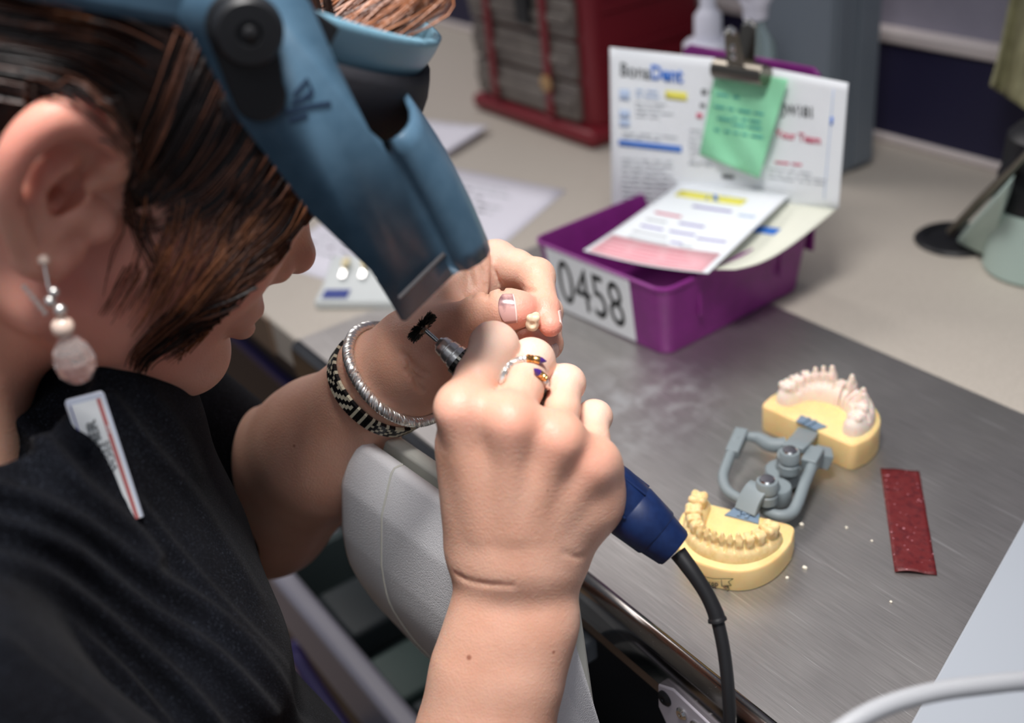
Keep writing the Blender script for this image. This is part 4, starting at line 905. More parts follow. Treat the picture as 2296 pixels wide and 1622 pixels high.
def cast(pt, ax, name, gum, teeth, material, cuts=(), k=1.2, zb=14.5, extra=(), top=.72):
    lo = np.min([m_(pt(x, y, z)) for x, y, z in [(g[0], g[1], zb) for g in gum]], axis=0)-14; hi = np.max([m_(pt(x, y, z)) for x, y, z in [(g[0], g[1], 40) for g in gum]], axis=0)+8
    f = Field(lo, hi, .55); e1, e2 = ax; A0 = np.stack([e1, e2, np.array([0, 0, 1.])])
    for a, b in zip(gum[:-1], gum[1:]): f.put(cone(m_(pt(a[0], a[1], zb)), m_(pt(b[0], b[1], zb)), a[2], b[2]), 4); f.put(cone(m_(pt(a[0], a[1], zb+a[3])), m_(pt(b[0], b[1], zb+b[3])), a[2]*top, b[2]*top), 4)
    for (x, y, z, rx, ry, rz, ang, kind) in teeth:
        c, s_ = math.cos(ang), math.sin(ang); X, Y = e1*c+e2*s_, -e1*s_+e2*c; A = np.stack([X, Y, np.array([0, 0, 1.])])
        if kind == 'm':
            f.put(egg(m_(pt(x, y, z)), (rx, ry, rz), A), 1.0)
            for i in (-1, 1):
                for j in (-1, 1): f.put(ball(m_(pt(x, y, z+rz*.50))+X*i*rx*.50+Y*j*ry*.50, rx*.46), 1.2)
            f.put(ball(m_(pt(x, y, z+rz*1.05)), rx*.34), 1.5, True)
        elif kind == 'i':
            f.put(cone(m_(pt(x, y, z-rz*1.1)), m_(pt(x, y, z+rz*.2)), rx*.66, rx*.88), .9); f.put(egg(m_(pt(x, y, z+rz*.25)), (rx*1.02, ry*.66, rz*.85), A), .7)
        elif kind == 'c':
            f.put(cone(m_(pt(x, y, z-rz*.8)), m_(pt(x, y, z+rz*.1)), rx*.85, rx*.95), 1.4); f.put(cone(m_(pt(x, y, z)), m_(pt(x, y, z+rz*.85)), rx*.92, rx*.42), 1.5)
    for q0, q1 in zip(teeth[:-1], teeth[1:]):
        mx, my = (q0[0]*q1[3]+q1[0]*q0[3])/(q0[3]+q1[3]), (q0[1]*q1[3]+q1[1]*q0[3])/(q0[3]+q1[3]); an = math.atan2(q1[1]-q0[1], q1[0]-q0[0]); X, Y = e1*math.cos(an)+e2*math.sin(an), -e1*math.sin(an)+e2*math.cos(an); zz = (q0[2]+q1[2])/2
        for sg in (-1, 1): f.put(egg(m_(pt(mx, my, zz+1.0))+Y*sg*(q0[4]+q1[4])*.5, (.95, q0[4]*.80, 5.6), np.stack([X, Y, np.array([0, 0, 1.])])), .8, True)
        f.put(egg(m_(pt(mx, my, zz+5.6)), (1.2, q0[4]*1.4, 2.6), np.stack([X, Y, np.array([0, 0, 1.])])), .9, True)
    for (x, y, ang, wd) in cuts:
        d = e1*math.cos(ang)+e2*math.sin(ang); f.put(egg(m_(pt(x, y, zb+8)), (wd, 16, 22), np.stack([d, np.cross([0, 0, 1.], d), np.array([0, 0, 1.])])), .3, True)
    v, q = f.mesh(); v = relax(v, q, 1, .4); return mesh_object(name, v, q, material, art)
# lower arch: gum (x, y, radius, height) and teeth along it
def archpt(t, w, y0, y1):                       # t from -1 (left molar) to 1 (right molar)
    a = t*math.pi/2; return w*math.copysign(abs(math.sin(a))**.9, a), y0+(y1-y0)*math.cos(a)**.82
gumL = [(*archpt(t, 24.5, 6, 41), 5.2, 3.6) for t in np.linspace(-1.0, .84, 22)]
tl = []
for t, rx, ry, rz, z, kd in ((-.93, 5.7, 5.2, 5.2, 24.6, 'm'), (-.71, 5.6, 5.1, 5.2, 24.8, 'm'), (-.535, 4.3, 4.6, 5.2, 25.0, 'm'), (-.395, 4.1, 4.4, 5.4, 25.2, 'm'), (-.268, 3.8, 3.7, 6.0, 25.2, 'c'), (-.158, 3.3, 3.3, 6.0, 25, 'i'), (-.055, 3.1, 3.1, 6.0, 25, 'i'), (.045, 3.1, 3.1, 6.0, 25, 'i'), (.148, 3.3, 3.3, 6.0, 25, 'i'), (.265, 3.9, 3.8, 6.2, 25.4, 'c'), (.40, 4.2, 4.5, 5.6, 25.2, 'm'), (.55, 4.4, 4.6, 5.4, 25, 'm'), (.745, 5.6, 5.2, 5.4, 24.8, 'm')):
    x, y = archpt(t, 24.5, 6, 41); x2, y2 = archpt(t+.02, 24.5, 6, 41); tl.append((x, y, z, rx, ry, rz, math.atan2(y2-y, x2-x), kd))
cast(lp, (L1, L2), 'lower_teeth', gumL, tl, M['stone_teeth'])
# upper arch: taller sawn dies, horns pointing up
gumU = [(*archpt(t, 27, 12, 40), 7.4-1.0*abs(t), 5.5) for t in np.linspace(-.96, .98, 22)]
tu = []
for t, rx, rz, z, kd in ((-.93, 4.8, 5.0, 30, 'm'), (-.77, 4.4, 5.2, 31.0, 'm'), (-.60, 3.8, 6, 32.5, 'm'), (-.45, 3.4, 7.5, 33.5, 'c'), (-.32, 3.3, 8.5, 34, 'c'), (-.18, 3.5, 9.0, 35, 'c'), (-.02, 3.2, 5, 30, 'm'), (.14, 3.4, 9.0, 34, 'c'), (.27, 3.0, 4.0, 28, 'c'), (.40, 3.2, 4.0, 27.5, 'c'), (.52, 3.4, 8.5, 33, 'c'), (.645, 3.4, 8.0, 32.5, 'c'), (.78, 4.0, 5.4, 30.5, 'm'), (.93, 4.6, 4.8, 28.5, 'm')):
    x, y = archpt(t, 27, 12, 40); x2, y2 = archpt(t+.02, 27, 12, 40); tu.append((x, y, z, rx*1.12, rx*1.2, rz, math.atan2(y2-y, x2-x), kd))
uc = [archpt(t, 27, 12, 40) for t in (.04, .21, .33)]
cast(up_, (U1, U2), 'upper_teeth', gumU, tu, M['stone_white'], zb=19.5, top=.86, cuts=[(uc[0][0], uc[0][1], .1, .7), (uc[1][0], uc[1][1], -.35, .45), (uc[2][0], uc[2][1], -.6, .4)])
# hinge
hg = MB()
def zp(u, v, z): return pz(u, v, z)
wire = [zp(1702, 1138, .012), zp(1668, 1124, .012), zp(1632, 1102, .013), zp(1621, 1072, .015), zp(1630, 1040, .017), zp(1644, 1005, .019), zp(1652, 985, .021)]
mb = MB(); mb.tube(spline(wire, 6), .0034, 10); mb.build('left_arm', M['hinge'], art)
wire = [zp(1712, 1142, .011), zp(1742, 1156, .011), zp(1772, 1152, .011), zp(1788, 1130, .013), zp(1804, 1085, .017), zp(1822, 1040, .021), zp(1826, 1020, .022)]
mb = MB(); mb.tube(spline(wire, 6), .0036, 10); mb.build('right_arm', M['hinge'], art)
def bar(name, a, b, w, h, par=art, m='hinge', bev=.0010):
    a, b = np.asarray(a), np.asarray(b); d = unit(b-a); s_ = unit(np.cross([0, 0, 1.], d)); q = MB(); q.box((a+b)/2, (np.linalg.norm(b-a), w, h), (d, s_, np.cross(d, s_))); return q.build(name, M[m], par, bevel=bev)
bar('left_socket', zp(1641, 1020, .018), zp(1664, 968, .021), .0088, .0075)
bar('right_socket', zp(1812, 1045, .021), zp(1832, 1012, .022), .0100, .0085)
bar('right_lug', zp(1826, 1022, .017), zp(1862, 1030, .014), .0110, .0110)
mb = MB(); mb.tube(spline([zp(1668, 978, .019), zp(1700, 983, .018), zp(1728, 998, .0175), zp(1762, 998, .018)], 6), [.0036, .0036, .0034, .0034, .0036, .004, .0042, .0044, .0046, .0048, .005, .005, .005, .005, .005, .005, .005, .005, .005], 10); mb.build('cross_arm', M['hinge'], art)
# curved clamps: a ribbon bent over the pivot
def clamp(name, path, w):
    mb = MB(); P = spline(path, 6); s_ = unit(np.cross([0, 0, 1.], P[-1]-P[0])); n = len(P)
    vs = [p+s_*k for p in P for k in (-w/2, w/2)]; mb.add(vs, [(2*i, 2*i+1, 2*i+3, 2*i+2) for i in range(n-1)]); return mb.build(name, M['hinge'], art, solid=(.0042, 0), bevel=.0008)
lpv = zp(1718, 1078, .024); upv = zp(1768, 1013, .026)
clamp('lower_clamp', [zp(1672, 1150, .016), zp(1682, 1122, .0215), zp(1696, 1100, .0255), zp(1706, 1092, .0255)], .0140)
clamp('upper_clamp', [zp(1812, 968, .016), zp(1803, 982, .0215), zp(1790, 996, .0265), zp(1776, 1008, .027)], .0140)
for nm, c, r in (('lower_boss', zp(1720, 1078, .0315), .0066), ('upper_boss', zp(1771, 1012, .0315), .0062)):
    mb = MB(); mb.lathe(c, (0.03, -.06, -1), [(r*.92, 0), (r, .0008), (r, .007), (r*.9, .0075), (r*.9, .009), (r*1.02, .0095), (r*1.02, .015)], 28); bs = mb.build(nm, M['hinge'], art)
    mb = MB(); mb.lathe(c+np.array([0, 0, -.0003]), (0.03, -.06, 1), [(r*.72, 0), (r*.72, .0012), (r*.6, .0020), (r*.25, .0022)], 20); mb.build('screw', M['chrome'], bs)
for nm, c, r, h in (('lower_disc', zp(1742, 1122, .006), .0088, .011), ('upper_disc', zp(1757, 1075, .003), .0118, .0085)):
    mb = MB(); mb.lathe(c, (0, 0, 1), [(r*.94, 0), (r, .0008), (r, h-.001), (r*.93, h), (r*.55, h+.0004)], 32); mb.build(nm, M['hinge'], art)
mb = MB(); c = zp(1762, 1048, .0115); mb.lathe(c, (unit(upv-c)), [(.0066, 0), (.0066, .004), (.0060, .0045), (.0060, .0065), (.0066, .007), (.0066, np.linalg.norm(upv-c)*.8)], 28); mb.build('upper_post', M['hinge'], art)
mb = MB(); c = zp(1734, 1112, .010); d = lpv-c; mb.lathe(c, unit(d), [(.0064, 0), (.0064, np.linalg.norm(d)*.8)], 28); mb.build('lower_post', M['hinge'], art)
mb = MB(); mb.prism([lp(x, y, BHT*1000+.1) for x, y in ((-6.5, -1), (9.0, -1), (11.5, 7.5), (-9.5, 7.5))], (0, 0, .0009)); 
for x in (-1.4, 3.4): mb.box(lp(x, 2.8, BHT*1000+1.6), (.0018, .0075, .0012), (L1, L2, np.array([0, 0, 1.])))
mb.box(lp(1.0, 2.8, BHT*1000+1.6), (.005, .0016, .0012), (L1, L2, np.array([0, 0, 1.]))); mb.build('lower_plate', M['hinge_plate'], art)
mb = MB(); mb.prism([up_(x, y, BHU*1000+.1) for x, y in ((-6.5, -1), (9.0, -1), (12, 7.0), (-8.5, 7.0))], (0, 0, .0009))
for x in (-1.4, 3.4): mb.box(up_(x, 2.8, BHU*1000+1.6), (.0018, .0075, .0012), (U1, U2, np.array([0, 0, 1.])))
mb.build('upper_plate', M['hinge_plate'], art)

# ------------------------------------------------------------------ crown, handpiece
cc = pd(1194, 722, .5545); cu_ = unit(UP*.86+RT*.10-FW*.45); cf = unit(np.cross(cu_, RT)); cr = np.cross(cf, cu_)
f = Field(m_(cc)-9, m_(cc)+9, .35); A = np.stack([cr, cf, cu_])
f.put(egg(m_(cc)-cu_*.6, (3.7, 3.9, 4.8), A), 1)
for i, j in ((-1, -1), (1, -1), (-1, 1), (1, 1)): f.put(ball(m_(cc)+cr*1.7*i+cf*1.8*j+cu_*3.0, 1.7), 1.6)
f.put(ball(m_(cc)-cf*1.0-cu_*1.6+FW*-3.6, 1.5), 1.0, True); f.put(cone(m_(cc)-cu_*6.5, m_(cc)-cu_*2.5, 2.4, 2.2), .6, True)
v, q = f.mesh(); v = relax(v, q, 1, .4); prop(mesh_object('tooth_crown', v, q, M['crown']), 'small ceramic tooth crown pinched between thumb and fingertip', 'tooth crown')

hA, hB = pd(946, 734, .540), pd(1517, 1236, .526); hd_ = unit(hB-hA); HL = np.linalg.norm(hB-hA)
def hp(s): return hA+hd_*s*.001
hpc = empty('handpiece', hp(90), 'navy dental handpiece with black brush tip and black cord held in the fist', 'handpiece')
LL = HL*1000
def seg(name, m, prof, par=hpc, n=40):
    mb = MB(); mb.lathe(hp(0), hd_, [(r*.001, s*.001) for s, r in prof], n); return mb.build(name, M[m], par)
mb = MB(); rb = random.Random(2); u_ = unit(np.cross(hd_, [0, 0, 1])); w_ = np.cross(hd_, u_)
for k in range(420):
    a = rb.random()*2*math.pi; e = u_*math.cos(a)+w_*math.sin(a); o0 = hp(rb.uniform(-1.1, 1.1)); tp = hp(rb.uniform(-2.2, 2.2))+e*.001*rb.uniform(7.6, 9.0)
    mb.tube([o0+e*.002, o0*.5+tp*.5+e*0, tp], [.00034, .0003, .00016], 4, cap=False)
mb.build('brush', M['bristle'], hpc)
seg('brush_hub', 'steel_dark', [(-2.2, 1.2), (-2.2, 2.6), (-1.2, 3.4), (1.2, 3.4), (2.0, 2.6), (2.6, 1.6)], n=24)
seg('shank', 'chrome', [(1.5, 1.15), (20, 1.15)], n=20)
seg('collet', 'silver', [(10.5, 1.5), (10.5, 2.6), (11.4, 3.0), (12.0, 4.0), (12.8, 4.6), (15.6, 5.1), (15.9, 4.8), (16.5, 4.8), (16.8, 5.5), (20, 6.0), (20.3, 5.7), (20.9, 5.7), (21.2, 6.3), (23.5, 6.6)])
mb = MB()
for j in range(8):
    for k in range(22):
        a = 2*math.pi*k/22; e = u_*math.cos(a)+w_*math.sin(a); t_ = np.cross(hd_, e); mb.box(hp(24.5+j*2.6)+e*(.0070+.00016*j), (.0019, .0013, .0011), (hd_, t_, e))
kn = seg('knurled_grip', 'black_plastic', [(23.2, 5.6), (23.5, 6.9), (46, 8.3), (56, 8.3)]); mb.build('knurl', M['steel_dark'], kn)
seg('handle', 'navy_plastic', [(54, 8.2), (60, 9.2), (80, 10.2), (100, 11.4), (112, 12.6), (LL-46, 13.9), (LL-42, 14.3), (LL-29.6, 14.2), (LL-29.2, 13.95), (LL-28.6, 13.95), (LL-28.2, 14.15), (LL-13, 12.6), (LL-12.2, 12.0)], n=56)
for k in range(6):
    a = 2*math.pi*k/6+.55; e = u_*math.cos(a)+w_*math.sin(a); t_ = np.cross(hd_, e); mb = MB(); mb.box(hp(LL-46)+e*.01392, (.034, .0012, .0006), (unit(hd_+e*.055), t_, e)); mb.build('grip_seam', M['navy_plastic'], hpc, bevel=.0002)
seg('end_cap', 'navy_plastic', [(LL-13.4, 11.4), (LL-13.2, 11.9), (LL-2.5, 10.2), (LL-1.2, 9.4), (LL-1.0, 4.5)], n=48)
cdp = [pd(1520, 1240, .525), pd(1551, 1281, .522), pd(1583, 1330, .520), pd(1603, 1372, .519), pd(1609, 1393, .519)]
mb = MB(); P = spline(cdp, 8); mb.tube(P, [.0042-.0006*math.sin(i/len(P)*math.pi)+(.0004 if i > len(P)-5 else 0) for i in range(len(P))], 18); mb.build('boot', M['black_rubber'], hpc)
mb = MB(); mb.tube(spline([cdp[-2], cdp[-1], pd(1623, 1460, .518), pd(1633, 1550, .518), pd(1636, 1640, .522), pd(1630, 1760, .53), pd(1600, 1900, .58)], 8), .0031, 16); mb.build('cord', M['black_rubber'], hpc)

# ------------------------------------------------------------------ shirt
S = Field((-470, -440, -250), (150, -20, 260), 2.4)
CH = NECK+np.array([8, 18, -70.]); WA = np.array([-165., -330, -110])
S.put(cone(NECK+np.array([-4, -8, -14.]), CH, 62, 112), 30); S.put(cone(CH, WA, 116, 128), 40); S.put(cone(WA, PELV, 128, 140), 30)
S.put(cone(SH_R+np.array([-50, 0, -8]), SH_L+np.array([50, 0, -8]), 58, 58), 40)
S.put(egg((-95, -250, 60), (78, 80, 78)), 40); S.put(egg((-185, -226, 66), (75, 70, 75)), 40); S.put(egg((-100, -245, -70), (100, 98, 110)), 40)
S.put(cone(SH_R, SH_R*.45+EL_R*.55, 62, 58), 30)
S.put(cone(SH_L, EL_L*.9+SH_L*.1+np.array([0, 0, 0]), 60, 56), 24)
S.put(cone(NECK+np.array([6, 24, 4.]), NECK+np.array([26, 80, 130.]), 56, 52), 4, True)
def onshirt(u, v, lift):
    q = S.hit(u, v); q = q*.001 if q is not None else pd(u, v, .54); r = ray(u, v); return q-unit(r)*lift
bA, bB, bC = onshirt(312, 1130, .004), onshirt(234, 890, .014), onshirt(140, 866, .009)
S.put(cone(P_(-80, 940, .455), P_(5, 830, .465), 40, 36), 6, True)
def project(P):                                  # room millimetres -> picture
    q = P*.001-CAM; z = q@FW; return W/2+FPX*(q@RT)/z, H/2-FPX*(q@UP)/z, z
V2, Q2 = S.mesh(); V2 = relax(V2, Q2, 3, .5)
uu, vv, zz = project(V2); nrm = S.normal(V2); facing = np.clip(-(nrm@FW), 0, 1)
def fold(V2, pts, amp, sig):
    P = np.array(spline([np.array([a, b, 0.]) for a, b in pts], 10))[:, :2]; d2 = np.full(len(V2), 1e9)
    for p, q in zip(P[:-1], P[1:]):
        e = q-p; t = np.clip(((uu-p[0])*e[0]+(vv-p[1])*e[1])/(e@e), 0, 1); d2 = np.minimum(d2, (uu-p[0]-t*e[0])**2+(vv-p[1]-t*e[1])**2)
    return V2+nrm*(amp*np.exp(-d2/(2*sig*sig))*facing**.5)[:, None]
for pts, amp, sig in (([(-60, 1090), (150, 1160), (330, 1290), (480, 1390), (610, 1520), (680, 1640)], 9, 17), ([(-60, 1170), (140, 1230), (320, 1370), (470, 1470), (600, 1600)], 9, 16), ([(-60, 1250), (120, 1310), (300, 1450), (420, 1560), (500, 1660)], 9, 16),
                      ([(-60, 1330), (100, 1390), (240, 1500), (360, 1640)], 9, 17), ([(-60, 1430), (80, 1470), (200, 1560), (260, 1650)], 7, 26), ([(300, 1120), (420, 1270), (540, 1400), (640, 1500), (690, 1580)], 3.5, 10), ([(250, 900), (340, 1010), (440, 1120), (520, 1240), (580, 1340)], 3.5, 11), ([(340, 890), (400, 960), (440, 1060)], 4, 16), ([(-20, 1010), (60, 960), (120, 890)], 4, 9)):
    V2 = fold(V2, pts, amp, sig)
V2 = fold(V2, [(8, 880), (92, 995), (180, 1096), (282, 1184), (336, 1250)], 7, 19)
T_ = Field((-420, -560, -800), (80, 60, -120), 5.0)
for sx, kn, an in ((60, (-52, -120, -330), (-60, -150, -745)), (-62, (-275, -105, -335), (-285, -140, -745))):
    T_.put(cone(PELV+np.array([sx, 0, -40]), kn, 88, 62), 30); T_.put(cone(kn, an, 58, 44), 20)
v_, q_ = T_.mesh(); mesh_object('trousers', v_, q_, mat('black_trousers', srgb(24, 25, 30), .9), person)
for ax_, ay_ in ((-60, -150), (-285, -140)):
    f_ = Field((ax_-70, ay_-120, -805), (ax_+70, ay_+220, -690), 4.0); f_.put(egg((ax_, ay_+40, -770), (42, 120, 30)), 8); f_.put(cone((ax_, ay_-20, -765), (ax_, ay_, -725), 40, 38), 20)
    v_, q_ = f_.mesh(); mesh_object('shoe', v_, q_, M['black_rubber'], person)
shirt = mesh_object('shirt', V2, Q2, M['shirt'], person)
# ------------------------------------------------------------------ name badge clipped to the shirt
ex = unit(bB-bA); ey = unit((bC-bA)-ex*((bC-bA)@ex)); ez = np.cross(ex, ey); ez = ez if ez@FW < 0 else -ez; bl = np.linalg.norm(bB-bA)
badge = empty('name_badge', (bA+bB)/2, 'white name badge with red band on the charcoal shirt under the chin', 'badge')
bh_ = abs((bC-bA)@ey)*1.02
def bp(x, y, o=0.0): return bA+ex*x*bl+ey*y*bh_+ez*o
mb = MB(); mb.prism([bp(-.12, -.03), bp(1.03, -.03), bp(1.06, .02), bp(1.06, 1.0), bp(1.03, 1.05), bp(-.12, 1.05)], ez*.0018); mb.build('plate', M['badge_clear'], badge, bevel=.0005)
mb = MB(); mb.add([bp(x, y, .0022) for x, y in ((-.11, .05), (1.01, .05), (1.01, 1.0), (-.11, 1.0))], [(0, 1, 2, 3)], 0, False)
mb.add([bp(x, y, .0025) for x, y in ((-.11, .09), (1.01, .09), (1.01, .20), (-.11, .20))], [(0, 1, 2, 3)], 1, False)
mb.add([bp(x, y, .0025) for x, y in ((-.11, .90), (1.01, .90), (1.01, .94), (-.11, .94))], [(0, 1, 2, 3)], 2, False)
mb.text('ATHER', lambda x, y: bp(.42+.43*x, .41+.28*y, .0026), 3, .03); mb.text('VOSS', lambda x, y: bp(.36+.28*x, .235+.145*y, .0026), 3, .012)
mb.text('1st', lambda x, y: bp(.70+.07*x, .10+.09*y, .0028), 0, .01)
mb.build('card', [M['badge'], M['badge_red'], M['label_blue'], M['ink_dark']], badge)

# ------------------------------------------------------------------ hair
def hairmat(name, c, c2): return mat(name, c, .42, noise=(70, c2, .35, .65), stretch=(1, 1, 1), bump=(500, .5, .0008))
HM = [hairmat('hair_dark', srgb(38, 24, 20), srgb(24, 15, 13)), hairmat('hair_brown', srgb(104, 62, 42), srgb(70, 40, 28)), hairmat('hair_auburn', srgb(170, 108, 70), srgb(124, 74, 46))]
def captrim():
    ys = [-130, -34, -22, 12, 20, 30, 44, 78, 104]; zs = [-58, -50, 38, 38, -6, -14, -2, 52, 96]
    def fn(X, Y, Z):
        x, y, z = X-HO[0]*1000, Y-HO[1]*1000, Z-HO[2]*1000; ly = x*HY[0]+y*HY[1]+z*HY[2]; lz = x*HZ[0]+y*HZ[1]+z*HZ[2]
        a = egg(hm(0, -11, 46), (80, 103, 89), HAX)[0](X, Y, Z); return np.maximum(a, (np.interp(ly, ys, zs)-lz)*.6)
    return fn
Hc = Field(HO*1000-150, HO*1000+170, 2.0); c0 = HO*1000; Hc.put((captrim(), c0-140, c0+160), 3)
V3, Q3 = Hc.mesh(); V3 = relax(V3, Q3, 3, .5); mesh_object('scalp_hair', V3, Q3, HM[0], person)
gu, gv = np.arange(-120, 800, 20), np.arange(-140, 960, 20); dep = np.full((len(gu), len(gv)), np.nan); gn = np.zeros((len(gu), len(gv), 3))
for i, u in enumerate(gu):
    for j, v in enumerate(gv):
        q = B.hit(u, v, .32, .62)
        if q is not None: dep[i, j] = (q*.001-CAM)@FW; gn[i, j] = B.normal(q)
def scalp(u, v):
    i = min(max((u-gu[0])/20, 0), len(gu)-1.001); j = min(max((v-gv[0])/20, 0), len(gv)-1.001); a, b = int(i), int(j); s, t = i-a, j-b
    d = dep[a:a+2, b:b+2]
    if np.isnan(d).any(): return None
    if v > 465 and u > 690-(v-465)*.85: return None
    if ((u-120)/150)**2+((v-425)/195)**2 < 1: return None
    w = np.array([[(1-s)*(1-t), (1-s)*t], [s*(1-t), s*t]])
    if w.sum() < 1e-6: return None
    w = w/w.sum(); return pd(u, v, float((np.nan_to_num(d)*w).sum())), unit((gn[a:a+2, b:b+2]*w[..., None]).sum((0, 1))+1e-9)
mb = MB(); rh = random.Random(11)
def locks(pts, n, spread, lift, mats, rad=.00034, taper=.5, seedj=1.0):
    for k in range(n):
        o = rh.gauss(0, 1); o2 = rh.gauss(0, .45); m = rh.choice(mats); P = []; L = len(pts); lo = rh.uniform(.3, 1.0)*lift; cut = rh.uniform(.78, 1.0); st = rh.uniform(0, .22)
        sp = spline([np.array([a, b, 0.]) for a, b in pts], 5); sp = sp[int(st*len(sp)):max(int(cut*len(sp)), 4)]; N = len(sp)
        for i, p in enumerate(sp):
            t = i/(N-1); a = sp[min(i+1, N-1)]-sp[max(i-1, 0)]; nn_ = np.array([-a[1], a[0]])/(np.linalg.norm(a)+1e-6); w = spread*(1-.55*t*taper)
            q = scalp(p[0]+nn_[0]*(o*w+o2*10*math.sin(3*t+k)), p[1]+nn_[1]*(o*w+o2*10*math.sin(3*t+k)))
            if q is None: continue
            P.append(q[0]+q[1]*(.0010+lo*(.35+.65*math.sin(min(t*1.15+.15, 1)*math.pi))))
        if len(P) > 3: mb.tube(P, [rad*(1-.65*i/(len(P)-1)) for i in range(len(P))], 4, m, cap=False)
D, BR, AU = 0, 1, 2
for pts, n, sp_, lf, ms, rad in (
    ([(-110, -60), (60, -20), (260, 20), (420, 110), (500, 200)], 120, 44, .009, [D, D, BR], .0006), ([(-110, 40), (60, 55), (240, 105), (390, 210), (470, 330)], 140, 46, .008, [D, D, D, BR], .0006), ([(-110, 130), (20, 140), (170, 180), (290, 270), (360, 390)], 120, 34, .008, [D, D, BR], .0006), ([(-110, 200), (-20, 205), (60, 215), (150, 228)], 60, 16, .007, [D], .0006),
    ([(60, 30), (180, 48), (330, 85)], 40, 16, .010, [BR, BR, AU], .0005),
    ([(530, 30), (470, 150), (420, 260), (370, 360), (340, 410), (315, 440)], 160, 44, .008, [D, D, BR], .0006), ([(600, 130), (550, 230), (510, 330), (450, 420), (405, 450), (360, 480)], 130, 36, .008, [D, D, BR], .0006), ([(620, 330), (570, 410), (530, 470), (480, 520)], 110, 36, .008, [D, BR, BR], .0005),
    ([(705, 470), (640, 590), (550, 665), (450, 720), (400, 740)], 110, 20, .008, [D, D, BR], .0006), ([(690, 440), (610, 545), (520, 630), (430, 690)], 80, 22, .007, [D, BR, AU], .0005), ([(640, 400), (570, 500), (510, 580), (450, 640)], 60, 24, .006, [BR, AU, AU], .0005),
    ([(670, 470), (650, 540), (610, 610), (570, 650)], 60, 16, .008, [D, D, BR], .0006), ([(560, 460), (520, 560), (480, 640), (440, 700)], 40, 26, .005, [BR, AU, AU], .0004),
    ([(590, 400), (520, 510), (440, 610), (360, 720), (310, 780)], 46, 60, .005, [BR, AU, AU], .00032), ([(420, 440), (400, 540), (360, 640), (320, 720)], 28, 50, .004, [BR, AU, AU], .0003), ([(610, 560), (520, 640), (430, 740), (350, 800)], 34, 34, .004, [BR, AU, D], .00034),
    ([(430, 700), (370, 740), (320, 790), (300, 830)], 40, 20, .004, [BR, BR, D], .0005), ([(480, 700), (420, 770), (400, 820)], 16, 14, .003, [BR, AU], .0004),
    ([(300, 440), (320, 520), (350, 590), (345, 650)], 16, 18, .003, [BR, D], .0003), ([(260, 420), (290, 480), (350, 500), (400, 470)], 14, 12, .003, [D, BR], .0003), ([(380, 480), (360, 560), (330, 640), (290, 700)], 14, 26, .003, [BR], .0003), ([(320, 600), (260, 680), (230, 720)], 8, 20, .003, [BR], .0003)):
    locks(pts, n, sp_, lf, ms, rad)
# the crown: hair combed down all round
for k in range(520):
    ph = rh.uniform(0, 2*math.pi); t0 = rh.uniform(.12, .9); t1 = min(t0+rh.uniform(.4, .8), 1.18); P = []; lf = rh.uniform(1.5, 5)
    for i in range(8):
        th = t0+(t1-t0)*i/7; a = ph+.12*math.sin(3*th+k); P.append(hw(((80+lf)*math.sin(th)*math.cos(a), -11+(103+lf)*math.sin(th)*math.sin(a), 46+(89+lf)*math.cos(th))))
    mb.tube(P, [.0006-.0004*i/7 for i in range(8)], 4, rh.choice([D, D, BR]), cap=False)
# tuft on the forehead above the visor band
for k in range(150):
    x = rh.uniform(-38, 40); y = 92+rh.uniform(-8, 6); a = hw((x, y, 84)); b = hw((x*1.05+rh.gauss(0, 4), y+14+rh.uniform(0, 10), 112)); c = hw((x*1.1+rh.gauss(0, 8), y+rh.uniform(12, 34), 124+rh.uniform(-4, 14))); mb.tube(spline([a, b, c], 4), [.0006-.00045*i/8 for i in range(9)], 4, rh.choice([BR, AU, AU]), cap=False)
mb.build('hair', HM, person)

# ------------------------------------------------------------------ magnifying visor, in the head's frame
vis = empty('magnifier_visor', hw((0, 60, 90)), 'blue-grey magnifying visor with black side knob worn over dark hair', 'visor')
V_ = lambda x, y, z: hw((x, y, z))
XS = 90.0
sideP = [(12, 82), (20, 76.5), (44, 54.5), (81.7, 28.7), (112, 14), (133.5, -3.5), (135.5, -3.2), (141, 10), (146, 22)]
topP = [(96, 64.5), (90, 67), (70, 85), (52, 103), (40, 108), (24, 106), (13, 98)]
def secs():
    out = []
    for x, ty, tz, by, bz in ((90, 96, 64.5, 146, 22), (89.5, 98.5, 67, 150, 26.5), (88, 101.5, 70, 154, 29.5), (84.5, 104, 72.5, 157.5, 31.3), (79, 106, 74, 160, 32.3), (70, 108, 75, 162, 33), (50, 110, 76, 164, 33.5), (25, 111, 76.5, 165, 34), (0, 111.5, 76.5, 165.5, 34)): out.append((x, ty, tz, by, bz))
    return out+[(-x, a, b, c, d) for x, a, b, c, d in out[:-1][::-1]]
mb = MB(); sc_ = secs(); NR = 9
for x, ty, tz, by, bz in sc_:
    for k in range(NR+1):
        t = k/NR; bow = 2.5*math.sin(t*math.pi)*(1 if abs(x) < 86 else .3); mb.v.append(tuple(V_(x, ty+(by-ty)*t+bow*.4, tz+(bz-tz)*t+bow)))
for i in range(len(sc_)-1):
    for k in range(NR): mb.f.append((i*(NR+1)+k, (i+1)*(NR+1)+k, (i+1)*(NR+1)+k+1, i*(NR+1)+k+1)); mb.m.append(0); mb.sm.append(True)
